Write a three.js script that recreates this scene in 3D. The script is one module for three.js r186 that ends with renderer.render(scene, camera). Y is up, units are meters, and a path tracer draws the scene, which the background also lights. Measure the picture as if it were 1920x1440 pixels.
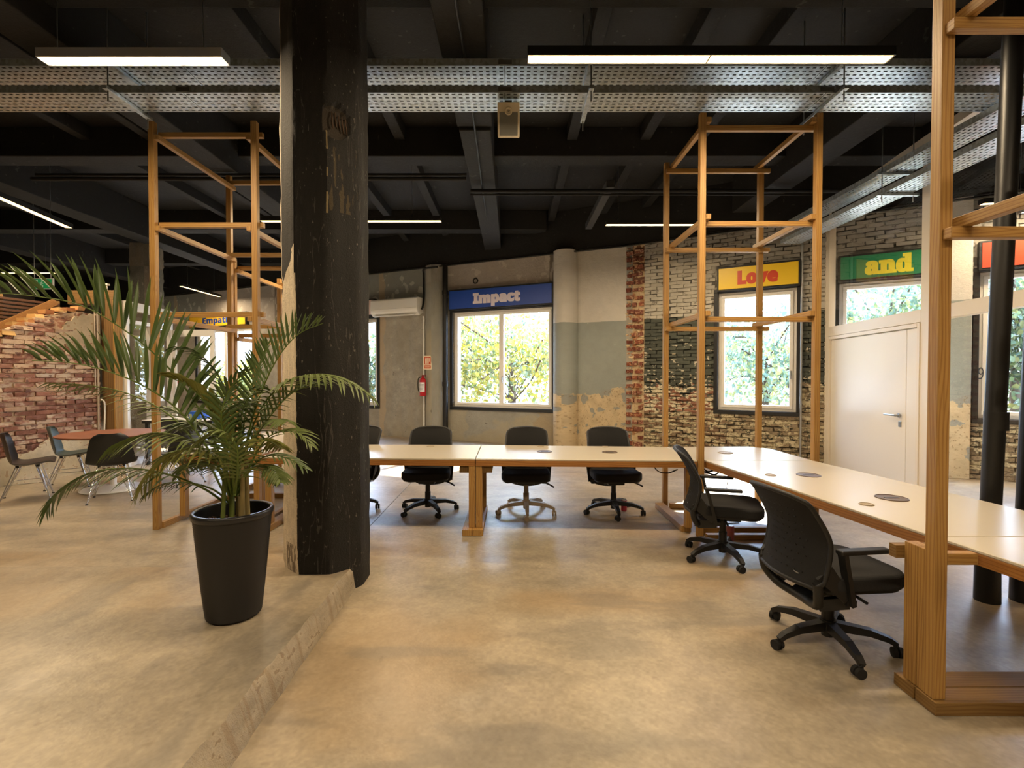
import * as THREE from 'three';
import { RoundedBoxGeometry } from 'three/addons/geometries/RoundedBoxGeometry.js';
import { mergeGeometries, mergeVertices, toCreasedNormals } from 'three/addons/utils/BufferGeometryUtils.js';
import { RectAreaLightUniformsLib } from 'three/addons/lights/RectAreaLightUniformsLib.js';

// ---------------------------------------------------------------- camera, sky, sun, exposure
const scene = new THREE.Scene();
const renderer = new THREE.WebGLRenderer({ antialias: true });
renderer.toneMapping = THREE.LinearToneMapping;
renderer.toneMappingExposure = 1.45;
renderer.shadowMap.enabled = true;
RectAreaLightUniformsLib.init();

const FOCAL = 930, IMG_W = 1920, IMG_H = 1440;               // focal length in pixels of the 1920 x 1440 frame
const camera = new THREE.PerspectiveCamera(2 * Math.atan(IMG_H / 2 / FOCAL) * 180 / Math.PI, IMG_W / IMG_H, 0.05, 200);
camera.position.set(0, 1.5, 0);
camera.rotation.x = -Math.atan(16 / FOCAL);
scene.add(camera);

{ // hazy bright autumn sky, the same all the way round
  const w = 32, h = 64, d = new Float32Array(w * h * 4);
  for (let j = 0; j < h; j++) {
    const e = Math.max(0, ((j + 0.5) / h - 0.5) * 2), k = Math.pow(e, 0.6);
    for (let i = 0; i < w; i++) d.set([10.4 - 6.2 * k, 13.2 - 5.6 * k, 17.6 - 2.4 * k, 1], (j * w + i) * 4);
  }
  const t = new THREE.DataTexture(d, w, h, THREE.RGBAFormat, THREE.FloatType);
  t.mapping = THREE.EquirectangularReflectionMapping; t.magFilter = THREE.LinearFilter; t.needsUpdate = true;
  scene.background = t;
}
const sun = new THREE.DirectionalLight(new THREE.Color(1, 0.93, 0.8), 30);
sun.position.set(14, 19, -24); sun.target.position.set(0, 0, 0);
sun.castShadow = true; sun.shadow.radius = 1;
Object.assign(sun.shadow.camera, { left: -25, right: 25, top: 25, bottom: -25, near: 1, far: 80 });
scene.add(sun, sun.target);
const LAMP = { color: new THREE.Color(1, 0.77, 0.49), power: 122, glow: [2.6, 1.75, 0.8] };

// ---------------------------------------------------------------- small helpers
let seed = 7;
const rnd = () => { seed = (seed * 1664525 + 1013904223) >>> 0; return seed / 4294967296; };
const rr = (a, b) => a + (b - a) * rnd();
const clamp = (x, a, b) => Math.min(b, Math.max(a, x)), lerp = (a, b, t) => a + (b - a) * t;
const smooth = (a, b, x) => { const t = clamp((x - a) / (b - a), 0, 1); return t * t * (3 - 2 * t); };
const V = (x, y, Z) => new THREE.Vector3(x, y, -Z);          // Z = distance in front of the camera
const LAT = new Float32Array(65536); for (let i = 0; i < 65536; i++) LAT[i] = rnd();
function vnoise(x, y) {
  const xi = Math.floor(x), yi = Math.floor(y); let fx = x - xi, fy = y - yi;
  fx = fx * fx * (3 - 2 * fx); fy = fy * fy * (3 - 2 * fy);
  const a = xi & 255, b = (xi + 1) & 255, c = (yi & 255) << 8, d = ((yi + 1) & 255) << 8;
  return (LAT[c + a] * (1 - fx) + LAT[c + b] * fx) * (1 - fy) + (LAT[d + a] * (1 - fx) + LAT[d + b] * fx) * fy;
}
function fbm(x, y, o = 4) { let s = 0, a = 0.5, n = 0; for (let i = 0; i < o; i++) { s += a * vnoise(x, y); n += a; a *= 0.5; x = x * 2.03 + 17.3; y = y * 2.03 + 9.1; } return s / n; }

const taken = new Map();
function numbered(n) { const k = taken.get(n) || 0; taken.set(n, k + 1); return k ? n + '_' + String(k).padStart(3, '0') : n; }
function tag(o, label, category, group) { o.userData.label = label; o.userData.category = category; if (group) o.userData.group = group; return o; }
function shadows(o) { o.traverse((m) => { if (m.isMesh) { m.castShadow = true; m.receiveShadow = true; } }); }
function thing(name, label, category, pos = [0, 0, 0], turn = 0, group) {
  const g = new THREE.Group(); g.name = numbered(name); g.position.set(...pos); g.rotation.y = turn; scene.add(g);
  return tag(g, label, category, group);
}
function struct(name, pos = [0, 0, 0], turn = 0) { const g = new THREE.Group(); g.name = numbered(name); g.position.set(...pos); g.rotation.y = turn; g.userData.kind = 'structure'; scene.add(g); return g; }
function part(name, geo, mat, parent, label) { const m = new THREE.Mesh(Array.isArray(geo) ? merge(geo) : geo, mat); m.name = name; parent.add(m); if (label) m.userData.label = label; return m; }
function copyOf(o, pos, turn, label, group, baseTurn = 0) {
  const c = o.clone(); c.name = numbered(o.name.replace(/_\d+$/, '')); c.position.set(...pos); c.rotation.set(0, turn, 0); scene.add(c); for (const k of c.children) if (k.name === 'base_leg') k.rotation.y = baseTurn;
  c.userData = { ...o.userData, label }; if (group) c.userData.group = group; return c;
}
function merge(list) { return mergeGeometries(list.map((g) => { const h = g.index ? g.toNonIndexed() : g; for (const k of Object.keys(h.attributes)) if (!['position', 'normal', 'uv'].includes(k)) h.deleteAttribute(k); return h; })); }
// uv in metres: u across, v along the longest side (grain direction)
function metreUV(g, grain, ou = 0, ov = 0) {
  const p = g.attributes.position, n = g.attributes.normal; g.computeBoundingBox();
  const s = g.boundingBox.getSize(new THREE.Vector3()).toArray(); const L = grain ?? s.indexOf(Math.max(...s));
  const uv = new Float32Array(p.count * 2);
  for (let i = 0; i < p.count; i++) {
    const N = [Math.abs(n.getX(i)), Math.abs(n.getY(i)), Math.abs(n.getZ(i))], P = [p.getX(i), p.getY(i), p.getZ(i)], k = N.indexOf(Math.max(...N));
    const ax = [0, 1, 2].filter((a) => a !== k); let vA = ax.includes(L) ? L : ax[1], uA = ax.find((a) => a !== vA);
    uv[i * 2] = P[uA] + ou + k * 0.13; uv[i * 2 + 1] = P[vA] + ov;
  }
  g.setAttribute('uv', new THREE.BufferAttribute(uv, 2)); return g;
}
// a chamfered box between two corners (x0,y0,z0)-(x1,y1,z1)
function bx(x0, y0, z0, x1, y1, z1, r = 0.003, vary = true) {
  const w = Math.abs(x1 - x0), h = Math.abs(y1 - y0), d = Math.abs(z1 - z0); r = Math.min(r, w / 2.2, h / 2.2, d / 2.2);
  const g = r > 0 ? new RoundedBoxGeometry(w, h, d, 1, r) : new THREE.BoxGeometry(w, h, d);
  metreUV(g, undefined, vary ? rnd() * 3 : 0, vary ? rnd() * 3 : 0);
  return g.translate((x0 + x1) / 2, (y0 + y1) / 2, (z0 + z1) / 2);
}
// a bar with a rectangular section between two points
function bar(a, b, w, h, w2 = w, h2 = h) {
  const d = b.clone().sub(a), L = d.length(), g = new THREE.BoxGeometry(1, 1, L, 1, 1, 1), p = g.attributes.position;
  for (let i = 0; i < p.count; i++) { const t = p.getZ(i) > 0; p.setXY(i, p.getX(i) * (t ? w2 : w), p.getY(i) * (t ? h2 : h)); }
  metreUV(g, 2, rnd() * 2, rnd() * 2); g.computeVertexNormals();
  const up = Math.abs(d.y / L) > 0.95 ? new THREE.Vector3(0, 0, 1) : new THREE.Vector3(0, 1, 0);
  const z = d.clone().normalize(), x = up.clone().cross(z).normalize(), y = z.clone().cross(x);
  return g.applyMatrix4(new THREE.Matrix4().makeBasis(x, y, z).setPosition(a.clone().add(b).multiplyScalar(0.5)));
}
function tube(pts, r, seg = 24, rad = 8) { return new THREE.TubeGeometry(new THREE.CatmullRomCurve3(pts), seg, r, rad, false); }
function rod(a, b, r, rad = 8) { const g = new THREE.CylinderGeometry(r, r, a.distanceTo(b), rad); const d = b.clone().sub(a).normalize(); g.applyQuaternion(new THREE.Quaternion().setFromUnitVectors(new THREE.Vector3(0, 1, 0), d)); return g.translate((a.x + b.x) / 2, (a.y + b.y) / 2, (a.z + b.z) / 2); }
const v3 = (x, y, z) => new THREE.Vector3(x, y, z);
// grid surface with thickness from f(u,v) -> Vector3
function shell(f, nu, nv, th) {
  const pos = [], uv = [], idx = []; const P = [];
  for (let j = 0; j <= nv; j++) for (let i = 0; i <= nu; i++) P.push(f(i / nu, j / nv));
  const at = (i, j) => P[clamp(j, 0, nv) * (nu + 1) + clamp(i, 0, nu)], N = [];
  for (let j = 0; j <= nv; j++) for (let i = 0; i <= nu; i++) N.push(at(i + 1, j).clone().sub(at(i - 1, j)).cross(at(i, j + 1).clone().sub(at(i, j - 1))).normalize());
  for (const s of [1, -1]) P.forEach((p, k) => { const q = p.clone().addScaledVector(N[k], s * th / 2); pos.push(q.x, q.y, q.z); uv.push((k % (nu + 1)) / nu, Math.floor(k / (nu + 1)) / nv); });
  const W = nu + 1, M = P.length, q = (a, b, c, d) => idx.push(a, b, d, b, c, d);
  for (let j = 0; j < nv; j++) for (let i = 0; i < nu; i++) { const a = j * W + i; q(a, a + 1, a + 1 + W, a + W); q(M + a, M + a + W, M + a + 1 + W, M + a + 1); }
  for (let i = 0; i < nu; i++) { q(i, M + i, M + i + 1, i + 1); const a = nv * W + i; q(a, a + 1, M + a + 1, M + a); }
  for (let j = 0; j < nv; j++) { const a = j * W; q(a, a + W, M + a + W, M + a); const b = a + nu; q(b, M + b, M + b + W, b + W); }
  const g = new THREE.BufferGeometry(); g.setAttribute('position', new THREE.Float32BufferAttribute(pos, 3)); g.setAttribute('uv', new THREE.Float32BufferAttribute(uv, 2)); g.setIndex(idx); g.computeVertexNormals();
  return toCreasedNormals(g, 0.7);
}
function polygonSlab(pts, y0, y1, r = 0.003) { // pts: [X, Z] list (Z in front of the camera)
  const s = new THREE.Shape(pts.map(([x, z]) => new THREE.Vector2(x, z)));
  const g = new THREE.ExtrudeGeometry(s, { depth: y1 - y0 - 2 * r, bevelEnabled: r > 0, bevelSize: r, bevelOffset: -r, bevelThickness: r, bevelSegments: 1 });
  g.rotateX(-Math.PI / 2); return g.translate(0, y0 + r, 0);
}

// ---------------------------------------------------------------- textures
function tex(w, h, fn, srgb = true, wrap = true) {
  const d = new Uint8Array(w * h * 4), c = [0, 0, 0];
  for (let y = 0; y < h; y++) for (let x = 0; x < w; x++) { fn((x + 0.5) / w, (y + 0.5) / h, c); const o = (y * w + x) * 4; d[o] = clamp(c[0], 0, 255); d[o + 1] = clamp(c[1], 0, 255); d[o + 2] = clamp(c[2], 0, 255); d[o + 3] = 255; }
  const t = new THREE.DataTexture(d, w, h); t.colorSpace = srgb ? THREE.SRGBColorSpace : THREE.NoColorSpace; t.magFilter = THREE.LinearFilter; t.minFilter = THREE.LinearMipmapLinearFilter; t.generateMipmaps = true;
  if (wrap) t.wrapS = t.wrapT = THREE.MirroredRepeatWrapping; t.needsUpdate = true; return t;
}
const rep = (t, a, b = a, ox = 0, oy = 0) => { const c = t.clone(); c.repeat.set(a, b); c.offset.set(ox, oy); c.needsUpdate = true; return c; };
const set3 = (c, r, g, b) => { c[0] = r; c[1] = g; c[2] = b; };
const mix3 = (c, r, g, b, t) => { c[0] += (r - c[0]) * t; c[1] += (g - c[1]) * t; c[2] += (b - c[2]) * t; };
const std = (o) => new THREE.MeshStandardMaterial(o);

// fine plaster / concrete relief, tileable enough at this scale
const grainTex = tex(512, 512, (u, v, c) => { const n = 255 * (0.6 * fbm(u * 32, v * 32, 4) + 0.4 * fbm(u * 128, v * 128, 2)); set3(c, n, n, n); }, false);
const floorTex = tex(2048, 2048, (u, v, c) => { // 8 m of worn power-floated concrete
  const x = u * 8, y = v * 8; const a = fbm(x * 0.7 + 3, y * 0.7, 5), b = fbm(x * 2.2 + 40, y * 5.5 + 11, 5), d = fbm(x * 14, y * 14, 4), f = fbm(x * 60, y * 60, 2);
  const k = 143 + (a - 0.5) * 46 + (b - 0.5) * 30 + (d - 0.5) * 22 + (f - 0.5) * 22;
  set3(c, k * 1.07, k * 0.99, k * 0.86);
  mix3(c, 150, 118, 78, 0.38 * smooth(0.46, 0.76, fbm(x * 0.9 + 90, y * 1.3 + 31, 4)));     // tea-coloured staining
  mix3(c, 96, 92, 88, 0.30 * smooth(0.56, 0.76, fbm(x * 1.7 + 7, y * 6 + 55, 5)));         // grey trowel marks
  mix3(c, 96, 82, 68, 0.22 * smooth(0.84, 0.95, fbm(x * 18 + 5, y * 18 + 9, 2)));
});
const floorRough = tex(1024, 1024, (u, v, c) => { const k = 255 * (0.27 + 0.22 * fbm(u * 9 + 2, v * 9, 5) + 0.08 * (fbm(u * 60, v * 60, 3) - 0.5)); set3(c, k, k, k); }, false);
const floorMat = std({ map: rep(floorTex, 1 / 8, 1 / 8, 0.5, 0.125), roughnessMap: rep(floorRough, 1 / 5), roughness: 1, bumpMap: rep(grainTex, 1 / 1.3), bumpScale: 0.0012 });
const woodTex = tex(512, 2048, (u, v, c) => { // 0.5 m x 2 m of oiled pine: rings bent by a slow wander, flames and knots
  const x = u * 0.5, y = v * 2; const w = x + 0.022 * (fbm(x * 6, y * 1.4, 3) - 0.5) + 0.012 * Math.sin(y * 3 + 9 * fbm(x * 3 + 5, y * 0.8, 2));
  let ring = w * 60; const k = Math.hypot((((x % 0.125) - 0.06) * 1.0), ((y % 0.9) - 0.4) * 0.12); ring += 2.2 * Math.exp(-k * k * 9000);
  const s = 0.5 + 0.5 * Math.sin(ring * 6.283 / 1.0); const fine = fbm(x * 300, y * 6, 3);
  set3(c, 196, 157, 104); mix3(c, 148, 102, 54, 0.62 * Math.pow(s, 3)); mix3(c, 120, 78, 38, 0.30 * smooth(0.5, 0.8, fine)); mix3(c, 224, 180, 118, 0.25 * fbm(x * 20, y * 2 + 4, 3));
});
const woodMat = std({ map: rep(woodTex, 2, 0.5), color: 0xd6d0b4, roughness: 0.5, bumpMap: rep(grainTex, 4, 0.7), bumpScale: 0.0006 });
const woodDark = std({ map: rep(woodTex, 2, 0.5, 0.3, 0.2), color: 0xa39f88, roughness: 0.65 });
const plyMat = std({ map: rep(woodTex, 2, 0.5, 0.1, 0.6), color: 0xc9ae88, roughness: 0.5 });
const blackPaintTex = tex(512, 512, (u, v, c) => { const a = fbm(u * 6, v * 6, 5), b = fbm(u * 70, v * 70, 3); const k = 19 + 14 * (a - 0.5) + 9 * (b - 0.5); set3(c, k, k, k * 1.05); if (fbm(u * 40 + 3, v * 40, 2) > 0.86) mix3(c, 90, 88, 84, 0.5); });
const ceilMat = std({ map: rep(blackPaintTex, 0.45), roughness: 0.75, bumpMap: rep(grainTex, 0.7), bumpScale: 0.004 });
const blackFrame = std({ color: 0x17181a, roughness: 0.5, bumpMap: rep(grainTex, 2), bumpScale: 0.001 });
const pipeBlack = std({ color: 0x0d0d0e, roughness: 0.42 });
const whiteFrame = std({ color: 0xe9e7e2, roughness: 0.35 });
const creamFrame = std({ color: 0xe6dccb, roughness: 0.4 });
const glass = new THREE.MeshPhysicalMaterial({ color: 0xffffff, transmission: 1, thickness: 0, roughness: 0, ior: 1.5 });
const chrome = std({ color: 0xd9dbde, metalness: 1, roughness: 0.16 });
const steel = std({ color: 0xaeb1b3, metalness: 1, roughness: 0.38 });
const zincTex = tex(512, 512, (u, v, c) => { let best = 9, id = 0; const X = u * 14, Y = v * 14; for (let j = -1; j < 2; j++) for (let i = -1; i < 2; i++) { const a = (Math.floor(X) + i + 14) % 14, b = (Math.floor(Y) + j + 14) % 14, h = LAT[a * 37 + b * 257], h2 = LAT[a * 91 + b * 513 + 7]; const d = Math.hypot(Math.floor(X) + i + h - X, Math.floor(Y) + j + h2 - Y); if (d < best) { best = d; id = h * 7.7 % 1; } } const k = 186 + 44 * id; set3(c, k * 0.98, k, k * 1.01); });
zincTex.wrapS = zincTex.wrapT = THREE.RepeatWrapping;
const zinc = std({ map: rep(zincTex, 2.5), metalness: 0.6, roughness: 0.32, color: 0xeaf3fb });
const blackPlastic = std({ color: 0x141415, roughness: 0.5 });
const meshCloth = std({ color: 0x0d0d0f, roughness: 0.85, bumpMap: rep(grainTex, 8), bumpScale: 0.001 });
const seatCloth = std({ color: 0x141416, roughness: 0.9, bumpMap: rep(grainTex, 6), bumpScale: 0.001 });
const tanPlastic = std({ color: 0x9a8b78, roughness: 0.5 });
const laminate = std({ color: 0xc4bbaa, roughness: 0.26 });
const rubber = std({ color: 0x0e0e0e, roughness: 0.8 });

// printed signboards
function print(w, h, draw) { const cv = document.createElement('canvas'); cv.width = w; cv.height = h; const x = cv.getContext('2d'); draw(x, w, h); const t = new THREE.CanvasTexture(cv); t.colorSpace = THREE.SRGBColorSpace; t.magFilter = THREE.LinearFilter; return t; }
const signPrint = (text, bg, fg, font, size, heavy, dx = 0, sx = 1) => print(1024, 160, (x, w, h) => {
  x.fillStyle = bg; x.fillRect(0, 0, w, h); x.fillStyle = fg; x.strokeStyle = fg; x.lineWidth = heavy; x.lineJoin = 'miter'; x.miterLimit = 2; x.textAlign = 'center'; x.textBaseline = 'alphabetic'; x.font = `bold ${size}px ${font}`;
  x.save(); x.translate(w / 2 + dx, h * 0.5 + size * 0.36); x.scale(sx, 1); x.fillText(text, 0, 0); x.strokeText(text, 0, 0); x.restore();
});

// ---------------------------------------------------------------- facade frame: two straight runs meeting at K
const KX = 2.265, KZ = 9.843, T1 = Math.atan(0.46), T2 = Math.atan(0.61);
const onWall = (t) => (s, h, out = 0) => [KX + s * Math.cos(t) - out * Math.sin(t), h, -KZ + s * Math.sin(t) + out * Math.cos(t)];
const on1 = onWall(T1), on2 = onWall(T2);
const WALL_TOP = 4.06, CEIL = 4.9, BEAM = 4.27;

// wall finishes, painted by hand in metres along the wall
const W1L = 8.2, W1H = 4.1, W2L = 6.2;
const wall1Tex = tex(2048, 1024, (u, v, c) => {
  const s = -W1L + u * W1L, h = v * W1H, n = fbm(s * 1.5 + 20, h * 1.5, 5), m = fbm(s * 9, h * 9, 4), f = fbm(s * 40, h * 40, 3), w = (fbm(s * 3 + 8, h * 3 + 4, 4) - 0.5);
  const drip = fbm(s * 6 + 60, h * 0.8 + 3, 4);
  let k = 158 + 56 * (n - 0.5) + 30 * (m - 0.5) + 18 * (f - 0.5);
  if (s < -1.25) {
    set3(c, k * 0.99, k * 0.96, k * 0.90);
    if (s < -4.6) { // bay with the air conditioner
      if (h > 3.30 + w * 0.12) { mix3(c, 136, 140, 136, 0.8); if (fbm(s * 7 + 3, h * 7, 5) > 0.68) mix3(c, 196, 194, 188, 0.7); }
      else mix3(c, 158, 148, 130, 0.45 * smooth(0.35, 0.7, drip));
      if (s > -6.15 && s < -5.98 + w * 0.2) mix3(c, 182, 160, 132, 0.7);
    } else {
      if (h > 3.0) { mix3(c, 172, 162, 154, 0.65); if (fbm(s * 6 + 31, h * 6 + 8, 5) > 0.665 + 0.06 * Math.abs(h - 3.9)) mix3(c, 196, 190, 180, 0.6); if (s > -1.62 && fbm(s * 22, h * 5, 4) > 0.45) mix3(c, 92, 84, 76, 0.6); }
      else if (h < 0.9) { mix3(c, 142, 142, 132, 0.5); const t = smooth(0.5, 0.62, fbm(s * 2.1 + 9, h * 2.6 + 2, 4)); mix3(c, 168, 156, 130, 0.55 * t); if (s > -1.95 + w * 0.4) mix3(c, 158, 140, 112, 0.6); }
    }
    if (m > 0.84) mix3(c, 200, 197, 190, 0.4);
    if (fbm(s * 14 + 9, h * 14 + 70, 3) > 0.86) mix3(c, 80, 76, 70, 0.6);
  } else { // smooth plaster: white over grey-green over bare tan
    k = 196 + 16 * (n - 0.5) + 12 * (m - 0.5); set3(c, k, k * 0.975, k * 0.93);
    if (h < 2.59 + 0.015 * w) { k = 146 + 20 * (n - 0.5) + 10 * (m - 0.5); set3(c, k * 0.965, k, k * 0.965); }
    const edge = 1.2 + 0.22 * (s + 0.6) + 0.32 * w + 0.1 * (m - 0.5);
    if (h < edge) { k = 182 + 34 * (m - 0.5) + 30 * (n - 0.5); set3(c, k * 1.02, k * 0.92, k * 0.75); if (fbm(s * 6 + 44, h * 6 + 13, 5) > 0.57 + 0.16 * (edge - h)) mix3(c, 132, 138, 138, 0.8); if (f > 0.72) mix3(c, 120, 100, 74, 0.5); }
    else if (m > 0.88) mix3(c, 205, 202, 194, 0.6);
  }
});
const wall2Tex = tex(2048, 1366, (u, v, c) => {
  const s = u * W2L, h = v * W1H, n = fbm(s * 1.8 + 120, h * 1.8, 5), m = fbm(s * 11, h * 14, 4), f = fbm(s * 45, h * 60, 3), w = fbm(s * 3.1 + 80, h * 3.4 + 14, 5) - 0.5;
  const q = fbm(s * 13 + 7, h * 20 + 3, 4), q2 = fbm(s * 16 + 71, h * 30 + 33, 4);
  if (s < 0.355) { set3(c, 205 + 40 * (m - 0.5), 182 + 40 * (m - 0.5), 146 + 40 * (m - 0.5)); if (q > 0.62) mix3(c, 150, 84, 52, 0.55); if (h > 3.3 && q2 > 0.45) mix3(c, 92, 50, 38, 0.7); return; }
  const edge = 2.58 + 0.05 * w;
  if (h > edge) { let k = 184 + 34 * (n - 0.5) + 22 * (m - 0.5); set3(c, k, k * 0.97, k * 0.90); if (h > 3.55 + 0.5 * w + 0.2 * (1.6 - s)) mix3(c, 150, 148, 144, 0.6); if (q > 0.74) mix3(c, 84, 78, 70, 0.5); }
  else {
    let k = 78 + 26 * (n - 0.5) + 20 * (m - 0.5); set3(c, k * 0.95, k, k * 0.90);
    if (q > 0.72 && h < 2.2) mix3(c, 214, 204, 180, 0.85);
    const peel = smooth(1.72, 1.10, h + 0.55 * w);
    if (q2 < 0.16 + 0.52 * peel) {
      const t = fbm(s * 10 + 3, h * 26 + 91, 4), z = fbm(s * 2 + 41, h * 3 + 19, 3);
      if (t > 0.60 - 0.5 * (z - 0.5) && s < 1.9) set3(c, 146, 102, 82); else set3(c, 212, 202, 174);
      if (h < 0.8 || s > 1.75) { if (t > 0.47) mix3(c, 124, 106, 84, 0.75); else mix3(c, 192, 180, 146, 0.7); }
      mix3(c, 60, 50, 40, 0.4 * smooth(0.55, 0.75, f));
    } else if (h < 1.1) mix3(c, 92, 84, 66, 0.45);
  }
});
wall1Tex.wrapS = wall1Tex.wrapT = THREE.RepeatWrapping;
const wall1Mat = std({ map: rep(wall1Tex, 1 / W1L, 1 / W1H), roughness: 0.88, bumpMap: rep(grainTex, 0.8), bumpScale: 0.006 });
const wall2Mat = std({ map: rep(wall2Tex, 1 / W2L, 1 / W1H), roughness: 0.85, bumpMap: rep(grainTex, 1.6), bumpScale: 0.005 });

function wallWithHoles(name, turn, s0, s1, holes, mat, back) {
  const shp = new THREE.Shape([[s0, 0], [s1, 0], [s1, WALL_TOP], [s0, WALL_TOP]].map((a) => new THREE.Vector2(...a)));
  for (const [a, b, c, d] of holes) shp.holes.push(new THREE.Path([[a, c], [a, d], [b, d], [b, c]].map((p) => new THREE.Vector2(...p))));
  const g = struct(name, [KX, 0, -KZ], -turn);
  part('wall_body', new THREE.ExtrudeGeometry(shp, { depth: 0.36, bevelEnabled: false }).translate(0, 0, -0.36 - back), mat, g);
  part('ring_beam', bx(s0, WALL_TOP, -0.4, s1, CEIL, 0.10, 0.01), ceilMat, g);
  part('wall_cable', tube([v3(s0, 4.03, 0.12), v3((s0 + s1) / 2, 4.02, 0.12), v3(s1, 4.03, 0.12)], 0.018, 20, 6), pipeBlack, g);
  return g;
}
const HOLES1 = [[-13.2, -10.72, 0.72, 2.9], [-8.65, -6.2, 0.74, 2.94], [-4.0, -1.55, 0.78, 2.96]];
const HOLES2 = [[1.70, 2.93, 0.88, 2.98], [3.52, 4.75, 0.88, 2.98], [5.2, 6.45, 0.88, 2.98]];
const backWall = wallWithHoles('wall_back', T1, -25, 0.12, HOLES1, wall1Mat, 0);
const jointTex = (() => { // the same paint, but darker in scattered stretches of the recessed mortar
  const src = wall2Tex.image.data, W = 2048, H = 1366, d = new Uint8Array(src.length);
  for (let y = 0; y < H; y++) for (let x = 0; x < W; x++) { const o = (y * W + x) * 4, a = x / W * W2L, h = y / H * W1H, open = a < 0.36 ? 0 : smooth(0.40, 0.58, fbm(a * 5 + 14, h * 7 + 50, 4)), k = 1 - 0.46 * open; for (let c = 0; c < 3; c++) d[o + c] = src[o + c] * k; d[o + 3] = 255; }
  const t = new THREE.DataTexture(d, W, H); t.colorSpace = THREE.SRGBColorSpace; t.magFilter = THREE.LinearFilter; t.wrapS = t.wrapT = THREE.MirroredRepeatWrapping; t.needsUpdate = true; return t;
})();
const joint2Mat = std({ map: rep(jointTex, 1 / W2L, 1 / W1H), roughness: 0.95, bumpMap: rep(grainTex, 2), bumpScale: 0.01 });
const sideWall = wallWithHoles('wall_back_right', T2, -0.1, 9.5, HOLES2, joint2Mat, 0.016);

// bricks of the right-hand wall: each its own block wearing the wall's paint
function brickGeo(s, h, w, ht, d, skew) {
  const g = new THREE.BoxGeometry(w, ht, d), p = g.attributes.position, j = 0.008;
  const cs = []; for (let i = 0; i < 8; i++) cs.push([rr(-j, j), rr(-j * 0.8, j * 0.8), rr(-j, j)]);
  for (let i = 0; i < p.count; i++) { const k = (p.getX(i) > 0 ? 1 : 0) + (p.getY(i) > 0 ? 2 : 0) + (p.getZ(i) > 0 ? 4 : 0); p.setXYZ(i, p.getX(i) + cs[k][0], p.getY(i) + cs[k][1], p.getZ(i) + cs[k][2] * skew); }
  g.translate(s + w / 2, h + ht / 2, 0); g.computeVertexNormals();
  const uv = g.attributes.uv; for (let i = 0; i < p.count; i++) uv.setXY(i, p.getX(i), p.getY(i));
  return g;
}
{
  const list = [];
  for (let r = 0, h = 0.01; h < WALL_TOP - 0.03; r++, h += 0.068) {
    for (let s = 0.36 - (r % 2 ? 0.12 : 0); s < 6.9; s += 0.25) {
      const w = Math.min(0.236, s + 0.236 - 0.362), s0 = Math.max(s, 0.362); if (w < 0.05) continue;
      const wob = rr(-0.009, 0.009);
      if (HOLES2.some(([a, b, c, d]) => s0 + w > a - 0.05 && s0 < b + 0.05 && h + 0.06 > c - 0.06 && h < (d + 0.46))) {
        // cut short at the window surrounds
        const hole = HOLES2.find(([a, b]) => s0 + w > a - 0.05 && s0 < b + 0.05); const L = hole[0] - 0.06 - s0, R = s0 + w - hole[1] - 0.06;
        if (L > 0.05) list.push([s0, h + wob, L]); if (R > 0.05) list.push([hole[1] + 0.06, h + wob, R]); continue;
      }
      list.push([s0, h + wob, w * rr(0.93, 1)]);
    }
  }
  const seen = (b) => b[0] > 0.36 && b[0] + b[2] < 3.12 && b[1] > 0.66;
  list.sort((a, b) => (seen(b) ? 10 + b[0] + b[2] * 8 : 0) - (seen(a) ? 10 + a[0] + a[2] * 8 : 0));
  const rest = [];
  list.forEach(([s, h, w], i) => { const g = brickGeo(s, h, w, 0.055, 0.05, 1).translate(0, 0, -0.019 + rr(-0.004, 0.009)); if (i < 300) part('brick', g, wall2Mat, sideWall); else rest.push(g); });
  part('brickwork', merge(rest), wall2Mat, sideWall).userData.kind = 'stuff';
}
// the strip of bare red brick, rough and half filled with mortar
const redTex = tex(256, 256, (u, v, c) => { const a = fbm(u * 8, v * 8, 4), b = fbm(u * 30, v * 30, 3); set3(c, 132 + 40 * (a - 0.5) + 30 * (b - 0.5), 82 + 34 * (a - 0.5) + 24 * (b - 0.5), 66 + 26 * (a - 0.5)); if (fbm(u * 16 + 9, v * 16, 3) > 0.60) mix3(c, 210, 184, 150, 0.7); });
const redMats = [0xffffff, 0xe0d0cc, 0xc8aca4, 0xf2d8c4].map((c) => std({ map: rep(redTex, 3), color: c, roughness: 0.9, bumpMap: rep(grainTex, 3), bumpScale: 0.006 }));
for (let r = 0, h = 0.12; h < 4.0; r++, h += rr(0.138, 0.150)) {
  const cuts = r % 2 ? [0, 0.11, 0.235, 0.345] : [0, 0.165, 0.345];
  for (let k = 0; k < cuts.length - 1; k++) {
    if (rnd() < 0.10) continue;
    const s = cuts[k] + rr(0, 0.02), w = cuts[k + 1] - cuts[k] - rr(0.012, 0.035);
    const g = brickGeo(s, h + rr(-0.012, 0.012), w, rr(0.058, 0.082), 0.07, 1.6).translate(0, 0, -0.015 + rr(0, 0.02));
    part('brick', g, redMats[Math.floor(rnd() * 4)], sideWall);
  }
}
{ // ragged mortar and plaster lumps beside the strip
  const lumps = [];
  for (let k = 0; k < 150; k++) { const g = new THREE.IcosahedronGeometry(rr(0.012, 0.035), 0); g.scale(rr(1, 2.2), rr(0.5, 1), 0.5); g.translate(rr(0, 0.35), rr(0.1, 4), -0.006); const p = g.attributes.position, uv = g.attributes.uv; for (let i = 0; i < p.count; i++) uv.setXY(i, p.getX(i), p.getY(i)); lumps.push(g); }
  part('mortar_lumps', merge(lumps), wall2Mat, sideWall).userData.kind = 'stuff';
}

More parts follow.
